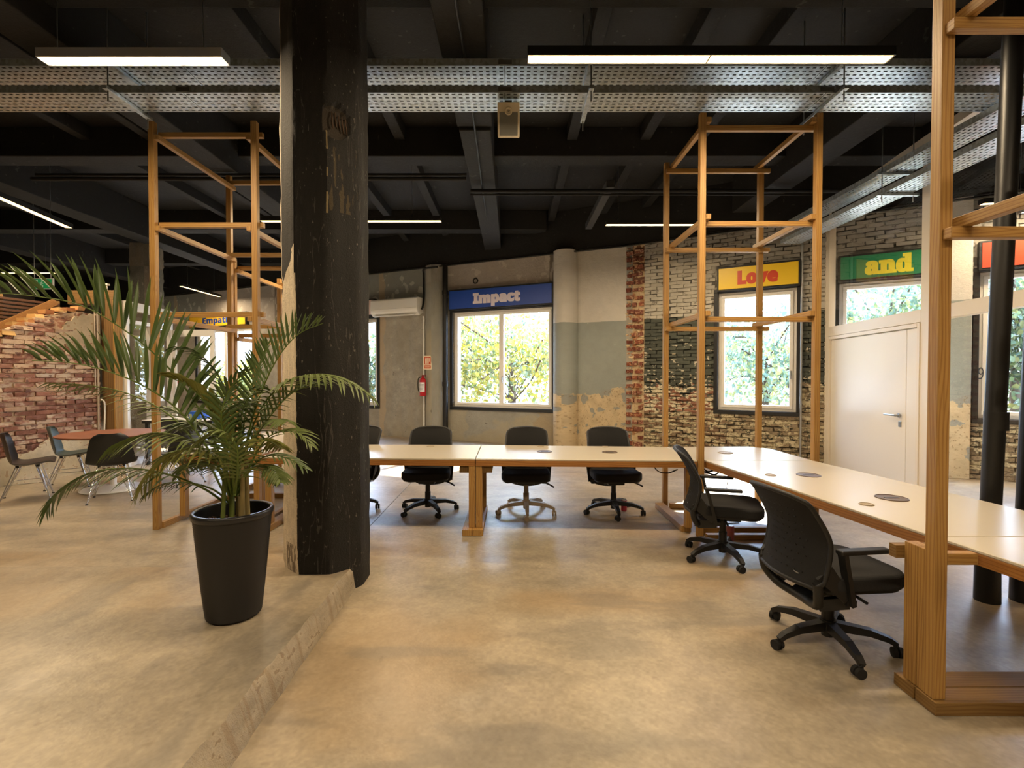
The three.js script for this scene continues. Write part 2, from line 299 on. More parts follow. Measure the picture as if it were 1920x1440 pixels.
// ---------------------------------------------------------------- floor, platform, ceiling, shell
const floor = struct('floor');
part('floor_panel', metreUV(polygonSlab([[-19, -6], [-1.419, -6], [-1.419, 21], [-19, 21]], -0.2, 0, 0.002)), floorMat, floor);
part('floor_panel', metreUV(polygonSlab([[-1.412, -6], [12, -6], [12, 19], [-1.412, 19]], -0.2, 0, 0.002)), floorMat, floor);
part('joint_filler', bx(-1.43, -0.15, -11, -1.40, -0.004, 6, 0), rubber, floor);
{ // raised concrete platform with a broken right-hand edge
  const riserTex = tex(1024, 256, (u, v, c) => { const x = u * 4, y = v * 0.18; const a = fbm(x * 3, y * 20, 4), b = fbm(x * 20, y * 30, 3); set3(c, 156 + 40 * (a - 0.5) + 26 * (b - 0.5), 144 + 36 * (a - 0.5) + 24 * (b - 0.5), 124 + 30 * (a - 0.5) + 20 * (b - 0.5)); const run = fbm(x * 30 + 3 + 1.5 * y, y * 1.5 + 9, 2), zone = fbm(x * 1.3 + 6, 0.3, 2); mix3(c, 122, 98, 70, 0.30 * smooth(0.66, 0.74, run) * smooth(0.40, 0.52, zone)); if (b > 0.74) mix3(c, 120, 104, 84, 0.6); });
  const riserMat = std({ map: rep(riserTex, 1 / 4, 1 / 0.18), roughness: 0.8, bumpMap: rep(grainTex, 2), bumpScale: 0.006 });
  const g = struct('floor_platform'); const N = 260, Z0 = -5.5, Z1 = 3.475, top = [], mid = [], bot = [];
  for (let i = 0; i <= N; i++) {
    const Z = lerp(Z0, Z1, i / N), chip = Math.pow(fbm(Z * 5 + 3, 1.5, 3), 2) * 0.05 + 0.012 * (vnoise(Z * 22, 4) - 0.5);
    const x = -1.122 - chip; top.push([x, Z]); mid.push(V(x + 0.012 + 0.5 * chip, 0.128 - 0.02 * vnoise(Z * 9, 7), Z)); bot.push(V(-1.063 - 0.012 * Z * (Z > 2 ? 1 : 0.8) + 0.008 * vnoise(Z * 6, 2), -0.002, Z));
  }
  const deck = polygonSlab([[-18, Z0], ...top, [-18, Z1]], -0.01, 0.15, 0); part('platform_top', metreUV(deck), floorMat, g);
  const P = [], U = [], I = []; for (let i = 0; i <= N; i++) { const Z = lerp(Z0, Z1, i / N), t = V(top[i][0], 0.151, Z); for (const [p, v] of [[t, 0.15], [mid[i], 0.12], [mid[i].clone().lerp(bot[i], 0.5), 0.06], [bot[i], 0]]) { P.push(p.x, p.y, p.z); U.push(Z, v); } }
  for (let i = 0; i < N; i++) for (let k = 0; k < 3; k++) { const a = i * 4 + k, b = a + 4; I.push(a, a + 1, b, b, a + 1, b + 1); }
  const e = new THREE.BufferGeometry(); e.setAttribute('position', new THREE.Float32BufferAttribute(P, 3)); e.setAttribute('uv', new THREE.Float32BufferAttribute(U, 2)); e.setIndex(I); e.computeVertexNormals();
  part('platform_edge', toCreasedNormals(e, 0.5), riserMat, g);
}
const ceiling = struct('ceiling');
const facadeZ = (x) => (x < KX ? KZ + 0.46 * (KX - x) : KZ - 0.61 * (x - KX)), facadeX = (Z) => (Z > KZ ? KX - (Z - KZ) / 0.46 : KX + (KZ - Z) / 0.61);
part('ceiling_slab', metreUV(polygonSlab([[-19, -6], [12, -6], [12, facadeZ(12) + 0.3], [KX, KZ + 0.35], [-19, facadeZ(-19) + 0.35]], CEIL, CEIL + 0.25, 0)), ceilMat, ceiling);
const beamZ = (x0, x1, z0, z1, y = BEAM) => part('ceiling_beam', bx(x0, y, -z1, x1, CEIL, -z0, 0.012, false), ceilMat, ceiling);
beamZ(-0.62, -0.22, -5.5, 5.66, BEAM + 0.04); beamZ(-0.60, -0.24, 5.66, 11.0);   // the long beam over the middle, deeper from its collar on
beamZ(-4.15, -3.75, -5.5, 13); beamZ(-7.75, -7.33, -5.5, 14.2); beamZ(-11.3, -10.9, -5.5, 15.8); beamZ(3.75, 4.15, -5.5, 8.5); beamZ(6.9, 7.3, -5.5, 7);
for (const Z of [0.9, 3.95, 7.0, 10.4, 13.5]) part('ceiling_beam', bx(-18, 4.5, -Z - 0.16, Math.min(11, facadeX(Z + 0.16)), CEIL, -Z + 0.16, 0.012, false), ceilMat, ceiling);
for (const x of [-9.6, -8.6, -5.9, -5.0, -2.6, -1.6, 0.75, 1.75, 2.5, 4.6, 5.6]) part('ceiling_rib', bx(x, 4.72, -facadeZ(x + 0.14), x + 0.14, CEIL, 5, 0.008, false), ceilMat, ceiling);
for (const [n, x0, x1, Z0, Z1] of [['wall_left', -18.9, -18.5, -6, 21], ['wall_right', 10.6, 10.9, -6, 6], ['wall_behind', -19, 12, -5.9, -5.6]]) {
  const g = struct(n); part('wall_body', bx(x0, -0.1, -Z1, x1, CEIL, -Z0, 0, false), std({ color: 0xb4ada2, roughness: 0.9 }), g);
}
{ // pipes and conduits under the ceiling
  const c1 = tag(part('conduit', [rod(V(-6.5, 4.16, 6.76), V(-0.62, 4.16, 6.76), 0.028), rod(V(-6.5, 4.24, 6.82), V(-0.62, 4.24, 6.82), 0.02)], ceilMat, scene), 'pair of thin black conduits crossing below the ceiling left of the middle beam', 'pipe'); c1.name = numbered('conduit');
  const c2 = tag(part('conduit', [rod(V(-0.6, 4.18, 7.25), V(4.95, 4.18, 7.25), 0.03), rod(V(-0.6, 4.10, 7.18), V(4.4, 4.10, 7.18), 0.014)], ceilMat, scene), 'black conduit running right from the middle ceiling beam behind the scaffold tower', 'pipe'); c2.name = numbered('conduit');
  const c3 = tag(part('duct', bx(1.38, 4.25, -9.4, 1.50, 4.36, -7.3, 0.006), std({ color: 0x38393b, roughness: 0.6 }), scene), 'short grey-black duct along the ceiling above the red brick strip', 'duct'); c3.name = numbered('duct');
  const c4 = tag(part('beam_cable', tube([V(-0.42, 4.255, 3.2), V(-0.41, 4.25, 5), V(-0.43, 4.22, 7.2), V(-0.44, 4.25, 8.6)], 0.012, 30, 6), pipeBlack, scene), 'thin black cable clipped under the middle ceiling beam', 'cable'); c4.name = numbered('beam_cable');
}

// ---------------------------------------------------------------- the big octagonal column
{
  const W = 0.56, cx = -1.35, cz = 3.62, A = W / 2, B = A * Math.tan(Math.PI / 8), NV = 150, sub = 7;
  const oct = [[-B, A], [B, A], [A, B], [A, -B], [B, -A], [-B, -A], [-A, -B], [-A, B]]; // local z towards the camera
  const colTex = tex(1024, 2048, (u, v, c) => { // u once round from the front face's left edge, v 0..4.9 m
    const s = u * 8, h = v * 4.9, face = Math.floor(s), n = fbm(s * 3, h * 3, 5), m = fbm(s * 14, h * 14, 4), f = fbm(s * 50, h * 60, 3), w = fbm(h * 7 + 3, 8.2, 5) - 0.5;
    const k = 24 + 12 * (n - 0.5) + 12 * (m - 0.5); set3(c, k * 1.04, k * 0.95, k * 0.88);
    if (fbm(s * 24 + 3, h * 28, 2) > 0.86) mix3(c, 128, 122, 112, 0.7);
    if (Math.abs(fbm(s * 2.2 + 7, h * 0.9 + 4, 4) - 0.5) < 0.004) mix3(c, 84, 80, 76, 0.7);
    const plaster = () => { const q = 224 + 40 * (m - 0.5) + 24 * (f - 0.5); set3(c, q, q * 0.93, q * 0.82); if (f > 0.78) mix3(c, 142, 122, 100, 0.7); };
    if (face === 7) { const e = 7 + 0.10 + 0.08 * w; const bare = h < 2.16 + 0.25 * (s - 7) + 0.2 * w; if (bare || (s < e && h < 4.3)) plaster(); else mix3(c, 66, 64, 62, 0.65); if (h < 0.36 && s > 7.3 && m > 0.42) mix3(c, 96, 80, 62, 0.7); }  // above the plaster, light on this side is painted in as paler grey
    if (face === 0 && s < 0.04 + 0.12 * Math.max(0, w + 0.12) && h < 2.2) plaster();
    // broken corner with rusty steel, flakes below
    const d = Math.hypot((s - 1.25) * 0.22, (h - 3.22) * 0.8); if (d < 0.09 + 0.08 * w) mix3(c, 66, 54, 38, 0.6);
    if (h < 3.05 && h > 2.62 && s > 0.95 && s < 1.95 && fbm(s * 9, h * 7, 4) > 0.655 - 0.03 * smooth(2.9, 2.7, h)) mix3(c, 96, 80, 48, 0.6);
    if (Math.abs(s - 1.0) < 0.025 + 0.03 * w && h > 2.6 && h < 3.15 && fbm(h * 14, 3.3, 3) > 0.42) mix3(c, 170, 150, 104, 0.7);
  }, true, true);
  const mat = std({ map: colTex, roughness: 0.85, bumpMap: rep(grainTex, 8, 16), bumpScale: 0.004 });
  const P = [], U = [], I = [], n8 = 8 * sub;
  for (let j = 0; j <= NV; j++) for (let i = 0; i <= n8; i++) {
    const t = i / sub, k = Math.floor(t) % 8, a = oct[k], b = oct[(k + 1) % 8], fr = t - Math.floor(t), h = 4.92 * j / NV - 0.02;
    const nx = (a[0] + b[0]), nz = (a[1] + b[1]), nl = Math.hypot(nx, nz), edge = fr < 0.01 ? 1 : 0;
    let push = 0.010 * (fbm(t * 4, h * 4, 4) - 0.5) - edge * 0.014 * vnoise(h * 9 + k * 30, 5.5);
    if (k === 7 && h < 2.2) push -= 0.010 * fbm(t * 9, h * 16, 3);
    if (Math.hypot((t - 1.25) * 0.22, (h - 3.22) * 0.8) < 0.085) push -= 0.018;
    P.push(lerp(a[0], b[0], fr) + push * nx / nl, h, lerp(a[1], b[1], fr) + push * nz / nl); U.push(i / n8, j / NV);
  }
  for (let j = 0; j < NV; j++) for (let i = 0; i < n8; i++) { const a = j * (n8 + 1) + i, b = a + n8 + 1; I.push(a, a + 1, b + 1, a, b + 1, b); }
  const g = new THREE.BufferGeometry(); g.setAttribute('position', new THREE.Float32BufferAttribute(P, 3)); g.setAttribute('uv', new THREE.Float32BufferAttribute(U, 2)); g.setIndex(I); g.computeVertexNormals();
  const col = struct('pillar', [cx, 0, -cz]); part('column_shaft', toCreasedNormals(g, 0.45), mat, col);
  const rust = std({ color: 0x4a3626, roughness: 0.85 });
  for (let k = 0; k < 5; k++) part('rebar', tube([v3(0.135 + k * 0.017, 3.28 - rr(0, 0.03), 0.246 - k * 0.017), v3(0.140 + k * 0.017, 3.22, 0.253 - k * 0.017), v3(0.142 + k * 0.018, 3.14 + rr(0, 0.05), 0.244 - k * 0.017)], 0.0042, 8, 6), rust, col);
}

// ---------------------------------------------------------------- windows of the facade
let winNo = 0;
function facadeWindow(wallAt, turn, s0, s1, h0, h1, leaves, handleAt) {
  const g = struct('window_' + ++winNo, wallAt((s0 + s1) / 2, 0, 0), -turn); const w = (s1 - s0) / 2;
  const surround = [[-w - 0.07, h0 - 0.07, w + 0.07, h0], [-w - 0.07, h1, w + 0.07, h1 + 0.06], [-w - 0.07, h0, -w, h1], [w, h0, w + 0.07, h1]];
  for (const [a, b, c, d] of surround) part('window_surround', bx(a, b, -0.30, c, d, 0.035, 0.006), blackFrame, g);
  const zf = -0.06, fr = (a, b, c, d, n = 'window_frame') => part(n, bx(a, b, zf - 0.06, c, d, zf, 0.004), whiteFrame, g);
  fr(-w, h0, w, h0 + 0.05); fr(-w, h1 - 0.05, w, h1); fr(-w, h0 + 0.05, -w + 0.05, h1 - 0.05); fr(w - 0.05, h0 + 0.05, w, h1 - 0.05);
  const inner = 2 * w - 0.1;
  for (let k = 0; k < leaves; k++) {
    const a = -w + 0.05 + inner * k / leaves, b = a + inner / leaves, c = h0 + 0.05, d = h1 - 0.05, t = 0.055;
    const sash = part('sash', [bx(a, c, zf - 0.045, b, c + t, zf + 0.02, 0.005), bx(a, d - t, zf - 0.045, b, d, zf + 0.02, 0.005), bx(a, c + t, zf - 0.045, a + t, d - t, zf + 0.02, 0.005), bx(b - t, c + t, zf - 0.045, b, d - t, zf + 0.02, 0.005)], whiteFrame, g);
    part('pane', new THREE.PlaneGeometry(b - a - 2 * t + 0.02, d - c - 2 * t + 0.02).translate((a + b) / 2, (c + d) / 2, zf - 0.02), glass, sash);
  }
  const hx = handleAt; part('window_handle', [bx(hx - 0.014, h0 + 0.62, zf + 0.02, hx + 0.014, h0 + 0.70, zf + 0.03, 0.003), bx(hx - 0.009, h0 + 0.56, zf + 0.03, hx + 0.009, h0 + 0.69, zf + 0.055, 0.004)], steel, g);
}
facadeWindow(on1, T1, ...HOLES1[0], 2, 0.03); facadeWindow(on1, T1, ...HOLES1[1], 2, 0.03); facadeWindow(on1, T1, ...HOLES1[2], 2, 0.03);
facadeWindow(on2, T2, ...HOLES2[0], 1, 0.53); facadeWindow(on2, T2, ...HOLES2[1], 1, 0.53); facadeWindow(on2, T2, ...HOLES2[2], 1, 0.53);

function signboard(wallAt, turn, s0, s1, h0, h1, texture, label) {
  const t = thing('sign_board', label, 'sign', wallAt((s0 + s1) / 2, h0, 0.0), -turn); const w = (s1 - s0) / 2, h = h1 - h0;
  part('sign_box', bx(-w - 0.03, -0.03, 0.0, w + 0.03, h + 0.03, 0.10, 0.006), blackFrame, t);
  const m = std({ map: texture, roughness: 0.38 }); part('sign_face', new RoundedBoxGeometry(2 * w, h, 0.012, 1, 0.003).translate(0, h / 2, 0.106), m, t);
}
// box faces carry the print once: RoundedBoxGeometry keeps a 0..1 uv on its front
signboard(on1, T1, -4.03, -1.53, 3.02, 3.43, signPrint('Impact', '#1c47a4', '#dfd6e4', 'sans-serif', 112, 14, -20, 1.22), 'blue signboard reading Impact in pale letters over the double window');
signboard(on2, T2, 1.72, 2.95, 3.02, 3.39, signPrint('Love', '#eec61c', '#cf4321', 'sans-serif', 128, 13, 0, 1.85), 'yellow signboard reading Love in red letters over the narrow window');
signboard(on2, T2, 3.53, 4.72, 3.02, 3.37, signPrint('and', '#1d7a52', '#e3d63f', 'serif', 150, 16, 10, 1.75), 'green signboard reading and in yellow letters above the white door');
signboard(on2, T2, 5.2, 6.42, 3.02, 3.37, signPrint('Lo', '#b8452f', '#eee4dc', 'sans-serif', 118, 12, 0, 1.6), 'red signboard with pale letters seen through the glass right of the door');
signboard(on1, T1, -13.4, -10.9, 2.98, 3.32, signPrint('Empathy', '#e8b52a', '#27459a', 'sans-serif', 112, 6, 30, 1.25), 'yellow signboard reading Empathy in blue letters on the far left facade');
signboard(on1, T1, -8.7, -6.24, 3.02, 3.38, signPrint('', '#e3c9c0', '#e3c9c0', 'sans-serif', 112, 6), 'pale pink signboard end peeping out behind the black column');

// pilaster, drainpipe, round column, loose fittings on the back wall
const pilMat = std({ map: rep(wall1Tex, 0.35 / W1L, 1 / W1H, 0.46, 0), roughness: 0.9, bumpMap: rep(grainTex, 1), bumpScale: 0.008 });
{
  const p = struct('pillar', on1(-4.47, 0, 0.02), -T1); const g = new THREE.CylinderGeometry(0.27, 0.27, WALL_TOP + 0.02, 14, 30, false).translate(0, WALL_TOP / 2, 0); const q = g.attributes.position;
  for (let i = 0; i < q.count; i++) { const k = 1 + 0.05 * (fbm(q.getX(i) * 8 + 9, q.getY(i) * 5, 3) - 0.5); q.setX(i, q.getX(i) * k * 0.93); q.setZ(i, q.getZ(i) * 0.62 * k); } g.computeVertexNormals();
  part('pilaster_shaft', g, pilMat, p);
  const r = struct('pillar', on1(-1.26, 0, 0.02), -T1); const rc = new THREE.CylinderGeometry(0.25, 0.25, WALL_TOP + 0.02, 28, 24).translate(0, WALL_TOP / 2, 0), pp = rc.attributes.position, uu = rc.attributes.uv;
  for (let i = 0; i < pp.count; i++) uu.setXY(i, -0.9 + 0.4 * uu.getX(i), pp.getY(i) + 0.003); part('column_shaft', rc, wall1Mat, r);
  tag(part('drain_pipe', [rod(v3(0, 0, 0), v3(0, 4.0, 0), 0.06, 14), new THREE.CylinderGeometry(0.072, 0.072, 0.1, 14).translate(0, 1.3, 0), new THREE.CylinderGeometry(0.072, 0.072, 0.1, 14).translate(0, 3.4, 0)], pipeBlack, scene), 'black drainpipe running up the wall left of the Impact window', 'pipe').position.set(...on1(-4.12, 0, 0.14));
  const ac = thing('air_conditioner', 'white wall-mounted air conditioner left of the concrete pilaster', 'air conditioner', on1(-5.5, 2.94, 0.012), -T1);
  const prof = new THREE.Shape(); prof.moveTo(0, 0.06); prof.lineTo(0.12, 0); prof.quadraticCurveTo(0.25, 0.02, 0.26, 0.16); prof.lineTo(0.25, 0.36); prof.quadraticCurveTo(0.24, 0.40, 0.20, 0.40); prof.lineTo(0, 0.40);
  const body = new THREE.ExtrudeGeometry(prof, { depth: 1.34, bevelEnabled: true, bevelSize: 0.008, bevelThickness: 0.02, bevelSegments: 2, curveSegments: 8 }).rotateY(-Math.PI / 2).translate(0.67, 0, 0); part('casing', body, std({ color: 0xe8e6e0, roughness: 0.3 }), ac);
  part('air_flap', bx(-0.6, 0.015, 0.13, 0.6, 0.03, 0.255, 0.004).rotateX(0.08), std({ color: 0xdad7d0, roughness: 0.35 }), ac); part('front_seam', bx(-0.67, 0.155, 0.255, 0.67, 0.16, 0.268, 0.001), std({ color: 0x9b9993, roughness: 0.5 }), ac);
  const pt = (s, h, o) => v3(...on1(s, h, o));
  tag(part('white_conduit', [rod(pt(-4.78, 0.1, 0.04), pt(-4.78, 2.78, 0.04), 0.022), tube([pt(-4.78, 2.76, 0.04), pt(-4.775, 2.86, 0.045), pt(-4.79, 2.90, 0.05)], 0.022, 10)], whiteFrame, scene), 'white drain conduit dropping from the air conditioner to the floor', 'pipe').name = 'drain_conduit';
  tag(part('ac_cable', tube([pt(-4.79, 3.06, 0.12), pt(-4.77, 3.10, 0.11), pt(-4.77, 3.3, 0.06), pt(-4.77, 3.9, 0.06), pt(-4.66, 3.97, 0.22), pt(-4.25, 3.98, 0.26)], 0.022, 40), pipeBlack, scene), 'black cable rising from the air conditioner to the ceiling edge', 'cable').name = 'supply_cable';
  const ex = thing('fire_extinguisher', 'red fire extinguisher hanging on the pilaster under its orange sign', 'fire extinguisher', on1(-4.66, 1.02, 0.26), -T1);
  const red = std({ color: 0xb01622, roughness: 0.3 });
  part('cylinder', new THREE.LatheGeometry([[0.001, 0], [0.07, 0], [0.075, 0.015], [0.075, 0.36], [0.06, 0.405], [0.028, 0.43], [0.028, 0.45]].map((a) => new THREE.Vector2(...a)), 20), red, ex);
  part('label_sheet', new THREE.CylinderGeometry(0.0762, 0.0762, 0.22, 20, 1, true, -1.2, 2.4).translate(0, 0.21, 0), std({ map: print(128, 128, (x) => { x.fillStyle = '#dcdad6'; x.fillRect(0, 0, 128, 128); x.fillStyle = '#5f6068'; for (let i = 0; i < 9; i++) x.fillRect(14, 12 + i * 12, 60 + (i * 37) % 40, 4); }), roughness: 0.5 }), ex);
  part('valve', [bx(-0.02, 0.44, -0.02, 0.02, 0.49, 0.02, 0.004), bx(-0.015, 0.48, -0.01, 0.09, 0.495, 0.01, 0.003), bx(-0.015, 0.455, -0.01, 0.085, 0.468, 0.01, 0.003)], std({ color: 0x7a1018, roughness: 0.4 }), ex);
  part('hose', tube([v3(-0.02, 0.45, 0), v3(-0.10, 0.42, 0.02), v3(-0.125, 0.28, 0.02), v3(-0.10, 0.12, 0.03), v3(-0.07, 0.10, 0.04)], 0.011, 24), rubber, ex);
  part('bracket', bx(-0.03, 0.34, -0.074, 0.03, 0.38, -0.05, 0.003), steel, ex);
  const es = thing('extinguisher_sign', 'small orange and cream fire extinguisher sign on the pilaster', 'sign', on1(-4.58, 1.64, 0.185), -T1);
  part('sign_plate', bx(-0.115, 0, -0.02, 0.115, 0.32, 0, 0.002), std({ color: 0xe9d9bd, roughness: 0.5 }), es);
  part('sign_print', new THREE.PlaneGeometry(0.2, 0.29).translate(0, 0.16, 0.002), std({ map: print(160, 232, (x) => { x.fillStyle = '#ead9bb'; x.fillRect(0, 0, 160, 232); x.fillStyle = '#c2532c'; x.fillRect(6, 6, 148, 146); x.fillRect(6, 166, 148, 60); x.fillStyle = '#f1e4cc'; x.fillRect(32, 40, 22, 96); x.fillRect(36, 26, 14, 14); x.fillRect(66, 26, 40, 110); x.fillStyle = '#c2532c'; x.fillRect(80, 26, 8, 110); x.fillStyle = '#f1e4cc'; x.fillRect(120, 30, 14, 70); x.font = 'bold 22px sans-serif'; x.fillText('EXTINTOR', 22, 204); }), roughness: 0.5 }), es);
  tag(part('vent_hole', new THREE.TorusGeometry(0.055, 0.014, 8, 20), blackFrame, scene), 'small round black pipe sleeve in the wall above the Impact sign', 'vent').position.set(...on1(-3.4, 3.64, 0.006)); scene.children.at(-1).rotation.y = -T1;
  tag(part('steel_conduit', rod(v3(...on2(3.0, 0, 0.06)), v3(...on2(3.0, 3.72, 0.06)), 0.018), steel, scene), 'thin steel conduit rising on the brick wall beside the white partition', 'pipe').name = 'steel_conduit';
  const fb = thing('fire_cabinet', 'narrow red fire hose cabinet on the far left facade', 'fire cabinet', on1(-14.25, 0.8, 0), -T1); part('cabinet_box', bx(-0.14, 0, 0, 0.14, 0.62, 0.16, 0.01), red, fb); part('cabinet_door', bx(-0.125, 0.015, 0.16, 0.125, 0.605, 0.17, 0.004), red, fb); part('latch', bx(0.08, 0.3, 0.17, 0.105, 0.34, 0.18, 0.003), steel, fb);
}

// ---------------------------------------------------------------- glazed partition on the right, with the white door
const PT = (Z) => 5.153 + 0.142 * (Z - 8.081);
{
  const ang = Math.atan2(0.142, 1), L = (Z) => (8.081 - Z) * Math.hypot(1, 0.142); // distance along from the wall towards the camera
  const g = struct('wall_partition', [PT(8.081), 0, -8.081], -Math.PI / 2 - ang);      // local x runs towards the camera, local z into the main room
  const Z2L = L, top = BEAM, P = (n, a, b, c, d, z0 = -0.05, z1 = 0.05, m = creamFrame) => part(n, bx(a, b, z0, c, d, z1, 0.004), m, g);
  const l0 = 0.0, l1 = Z2L(5.79), l2 = Z2L(3.2), l3 = Z2L(1.0), l4 = Z2L(-1.6);
  P('partition_post', l0 - 0.12, 0, l0 + 0.10, top); P('partition_post', l1 - 0.02, 0, l1 + 0.12, top);
  for (const l of [l2, l3, l4]) P('partition_post', l - 0.05, 0, l + 0.05, top);
  P('transom', l0 + 0.10, 2.125, l1 - 0.02, 2.275); P('transom', l1 + 0.12, 2.125, l2 - 0.05, 2.275); P('transom', l2 + 0.05, 2.125, l3 - 0.05, 2.275); P('transom', l3 + 0.05, 2.125, l4 - 0.05, 2.275);
  P('top_rail', l0 + 0.10, top - 0.1, l1 - 0.02, top); P('top_rail', l1 + 0.12, top - 0.1, l4, top);
  P('bottom_rail', l1 + 0.12, 0, l2 - 0.05, 0.1); P('bottom_rail', l2 + 0.05, 0, l3 - 0.05, 0.1); P('bottom_rail', l3 + 0.05, 0, l4 - 0.05, 0.1);
  for (const [a, b, c, d] of [[l0 + 0.1, l1 - 0.02, 2.275, top - 0.1], [l1 + 0.12, l2 - 0.05, 2.275, top - 0.1], [l2 + 0.05, l3 - 0.05, 2.275, top - 0.1], [l1 + 0.12, l2 - 0.05, 0.1, 2.125], [l2 + 0.05, l3 - 0.05, 0.1, 2.125], [l3 + 0.05, l4 - 0.05, 0.1, 2.125], [l3 + 0.05, l4 - 0.05, 2.275, top - 0.1]]) part('pane', new THREE.PlaneGeometry(b - a, d - c).translate((a + b) / 2, (c + d) / 2, 0), glass, g);
  // the door
  const dr = struct('door_1', g.position.toArray(), g.rotation.y);
  const D = (n, a, b, c, d, z0, z1, m = creamFrame, par = dr) => part(n, bx(a, b, z0, c, d, z1, 0.004), m, par);
  D('door_frame', l0 + 0.10, 0, l0 + 0.15, 2.12, -0.06, 0.06); D('door_frame', l1 - 0.07, 0, l1 - 0.02, 2.12, -0.06, 0.06); D('door_frame', l0 + 0.15, 2.07, l1 - 0.07, 2.12, -0.06, 0.06);
  const leaf = D('door_leaf', l0 + 0.156, 0.008, l1 - 0.30, 2.062, -0.045, 0.03, std({ color: 0xe8e1d3, roughness: 0.34 })); D('side_panel', l1 - 0.294, 0.008, l1 - 0.075, 2.062, -0.045, 0.03, std({ color: 0xe8e1d3, roughness: 0.34 }));
  const hs = 1; part('door_handle', [rod(v3(l1 - 0.40, 1.0, hs * 0.04), v3(l1 - 0.40, 1.0, hs * 0.10), 0.012), rod(v3(l1 - 0.40, 1.0, hs * 0.095), v3(l1 - 0.62, 1.0, hs * 0.095), 0.011), new THREE.CylinderGeometry(0.028, 0.028, 0.012, 18).rotateX(Math.PI / 2).translate(l1 - 0.40, 1.0, hs * 0.05)], steel, leaf);
  part('lock_plate', bx(l1 - 0.43, 0.855, 0.029, l1 - 0.375, 0.925, 0.04, 0.004), steel, leaf);
  // the figure 9 on the glass
  const nine = new THREE.Mesh(new THREE.PlaneGeometry(0.13, 0.17), std({ color: 0x1d1f22, roughness: 0.6, alphaTest: 0.5, alphaMap: print(128, 160, (x) => { x.fillStyle = '#000'; x.fillRect(0, 0, 128, 160); x.fillStyle = '#fff'; x.font = '150px sans-serif'; x.textAlign = 'center'; x.fillText('9', 64, 132); }), side: THREE.DoubleSide }));
  nine.material.alphaMap.colorSpace = THREE.NoColorSpace;
  nine.name = 'number_decal'; nine.position.set(Z2L(4.98), 1.52, 0.006); g.add(nine); nine.userData.label = 'black figure 9 stuck on the glass';
}
{ // plastered pilaster in the glazed office, white over green like the bay on the left
  const g = struct('pillar', on2(4.97, 0, 0), -T2), b = bx(-0.14, 0, 0, 0.14, WALL_TOP + 0.02, 0.09, 0.012, false), uv = b.attributes.uv, p = b.attributes.position; for (let i = 0; i < uv.count; i++) uv.setXY(i, -0.5 + p.getX(i), p.getY(i)); part('column_shaft', b, wall1Mat, g);
}
// black standpipes in front of the glass
for (const [X, Z, label] of [[3.16, 3.28, 'thick black standpipe with a base collar in front of the glass partition, the left one'], [3.40, 3.28, 'thick black standpipe at the right picture edge, behind the near desk']]) {
  const t = thing('stand_pipe', label, 'pipe', [X, 0, -Z]); part('pipe_shaft', rod(v3(0, 0.02, 0), v3(0.155, 4.86, 0), 0.056, 24), pipeBlack, t);
  part('collar', new THREE.CylinderGeometry(0.066, 0.07, 0.3, 24).translate(0.005, 0.151, 0), pipeBlack, t); part('coupling', new THREE.CylinderGeometry(0.063, 0.063, 0.12, 24).translate(0.046, 1.2, 0), pipeBlack, t);
}

// ---------------------------------------------------------------- cable trays
function trayPlate(L, W, pitch, rows) { // perforated sheet, x along, z across, real slots
  const P = [], U = [], I = [], nx = Math.floor(L / pitch), cw = L / nx, cd = W / rows, hw = cw * 0.27, hd = cd * 0.17;
  const quad = (a, b, c, d) => { const k = P.length / 3; for (const [x, z] of [a, b, c, d]) { P.push(x, 0, z); U.push(x, z); } I.push(k, k + 2, k + 1, k, k + 3, k + 2); };
  for (let i = 0; i < nx; i++) for (let j = 0; j < rows; j++) {
    const x0 = i * cw, x1 = x0 + cw, z0 = -W / 2 + j * cd, z1 = z0 + cd, cx = (x0 + x1) / 2, cz = (z0 + z1) / 2;
    quad([x0, z0], [x1, z0], [x1, cz - hd], [x0, cz - hd]); quad([x0, cz + hd], [x1, cz + hd], [x1, z1], [x0, z1]);
    quad([x0, cz - hd], [cx - hw, cz - hd], [cx - hw, cz + hd], [x0, cz + hd]); quad([cx + hw, cz - hd], [x1, cz - hd], [x1, cz + hd], [cx + hw, cz + hd]);
  }
  const g = new THREE.BufferGeometry(); g.setAttribute('position', new THREE.Float32BufferAttribute(P, 3)); g.setAttribute('uv', new THREE.Float32BufferAttribute(U, 2)); g.setIndex(I); g.computeVertexNormals(); return g;
}
const zincSheet = zinc.clone(); zincSheet.side = THREE.DoubleSide;
function cableTray(label, from, turn, L, sections) {
  const t = thing('cable_tray', label, 'cable tray', from, turn, 'perforated cable trays under the ceiling'); const W = 0.31;
  for (let k = 0; k < sections; k++) part('tray_base', trayPlate(L / sections - 0.006, W, 0.058, 6).translate(k * L / sections, 0, 0), zincSheet, t);
  for (const s of [-1, 1]) { part('side_rail', bx(0, 0, s * W / 2 - 0.002, L, 0.062, s * W / 2 + 0.002, 0, false), zinc, t); part('rail_lip', bx(0, 0.058, s * W / 2 - (s > 0 ? 0.012 : 0), L, 0.064, s * W / 2 + (s < 0 ? 0.012 : 0), 0, false), zinc, t); }
  for (let k = 1; k < sections; k++) part('splice_plate', bx(k * L / sections - 0.06, 0.008, W / 2 + 0.002, k * L / sections + 0.06, 0.05, W / 2 + 0.005, 0.001), steel, t);
}
cableTray('upper of the two long perforated trays crossing the whole room', [-8.4, 4.17, -4.48], 0, 13.9, 5);
cableTray('lower of the two long perforated trays crossing the whole room', [-8.4, 3.94, -4.48], 0, 13.9, 5);
cableTray('upper perforated tray running back along the glass partition', [4.44, 3.84, -3.2], Math.PI / 2, 4.75, 2);
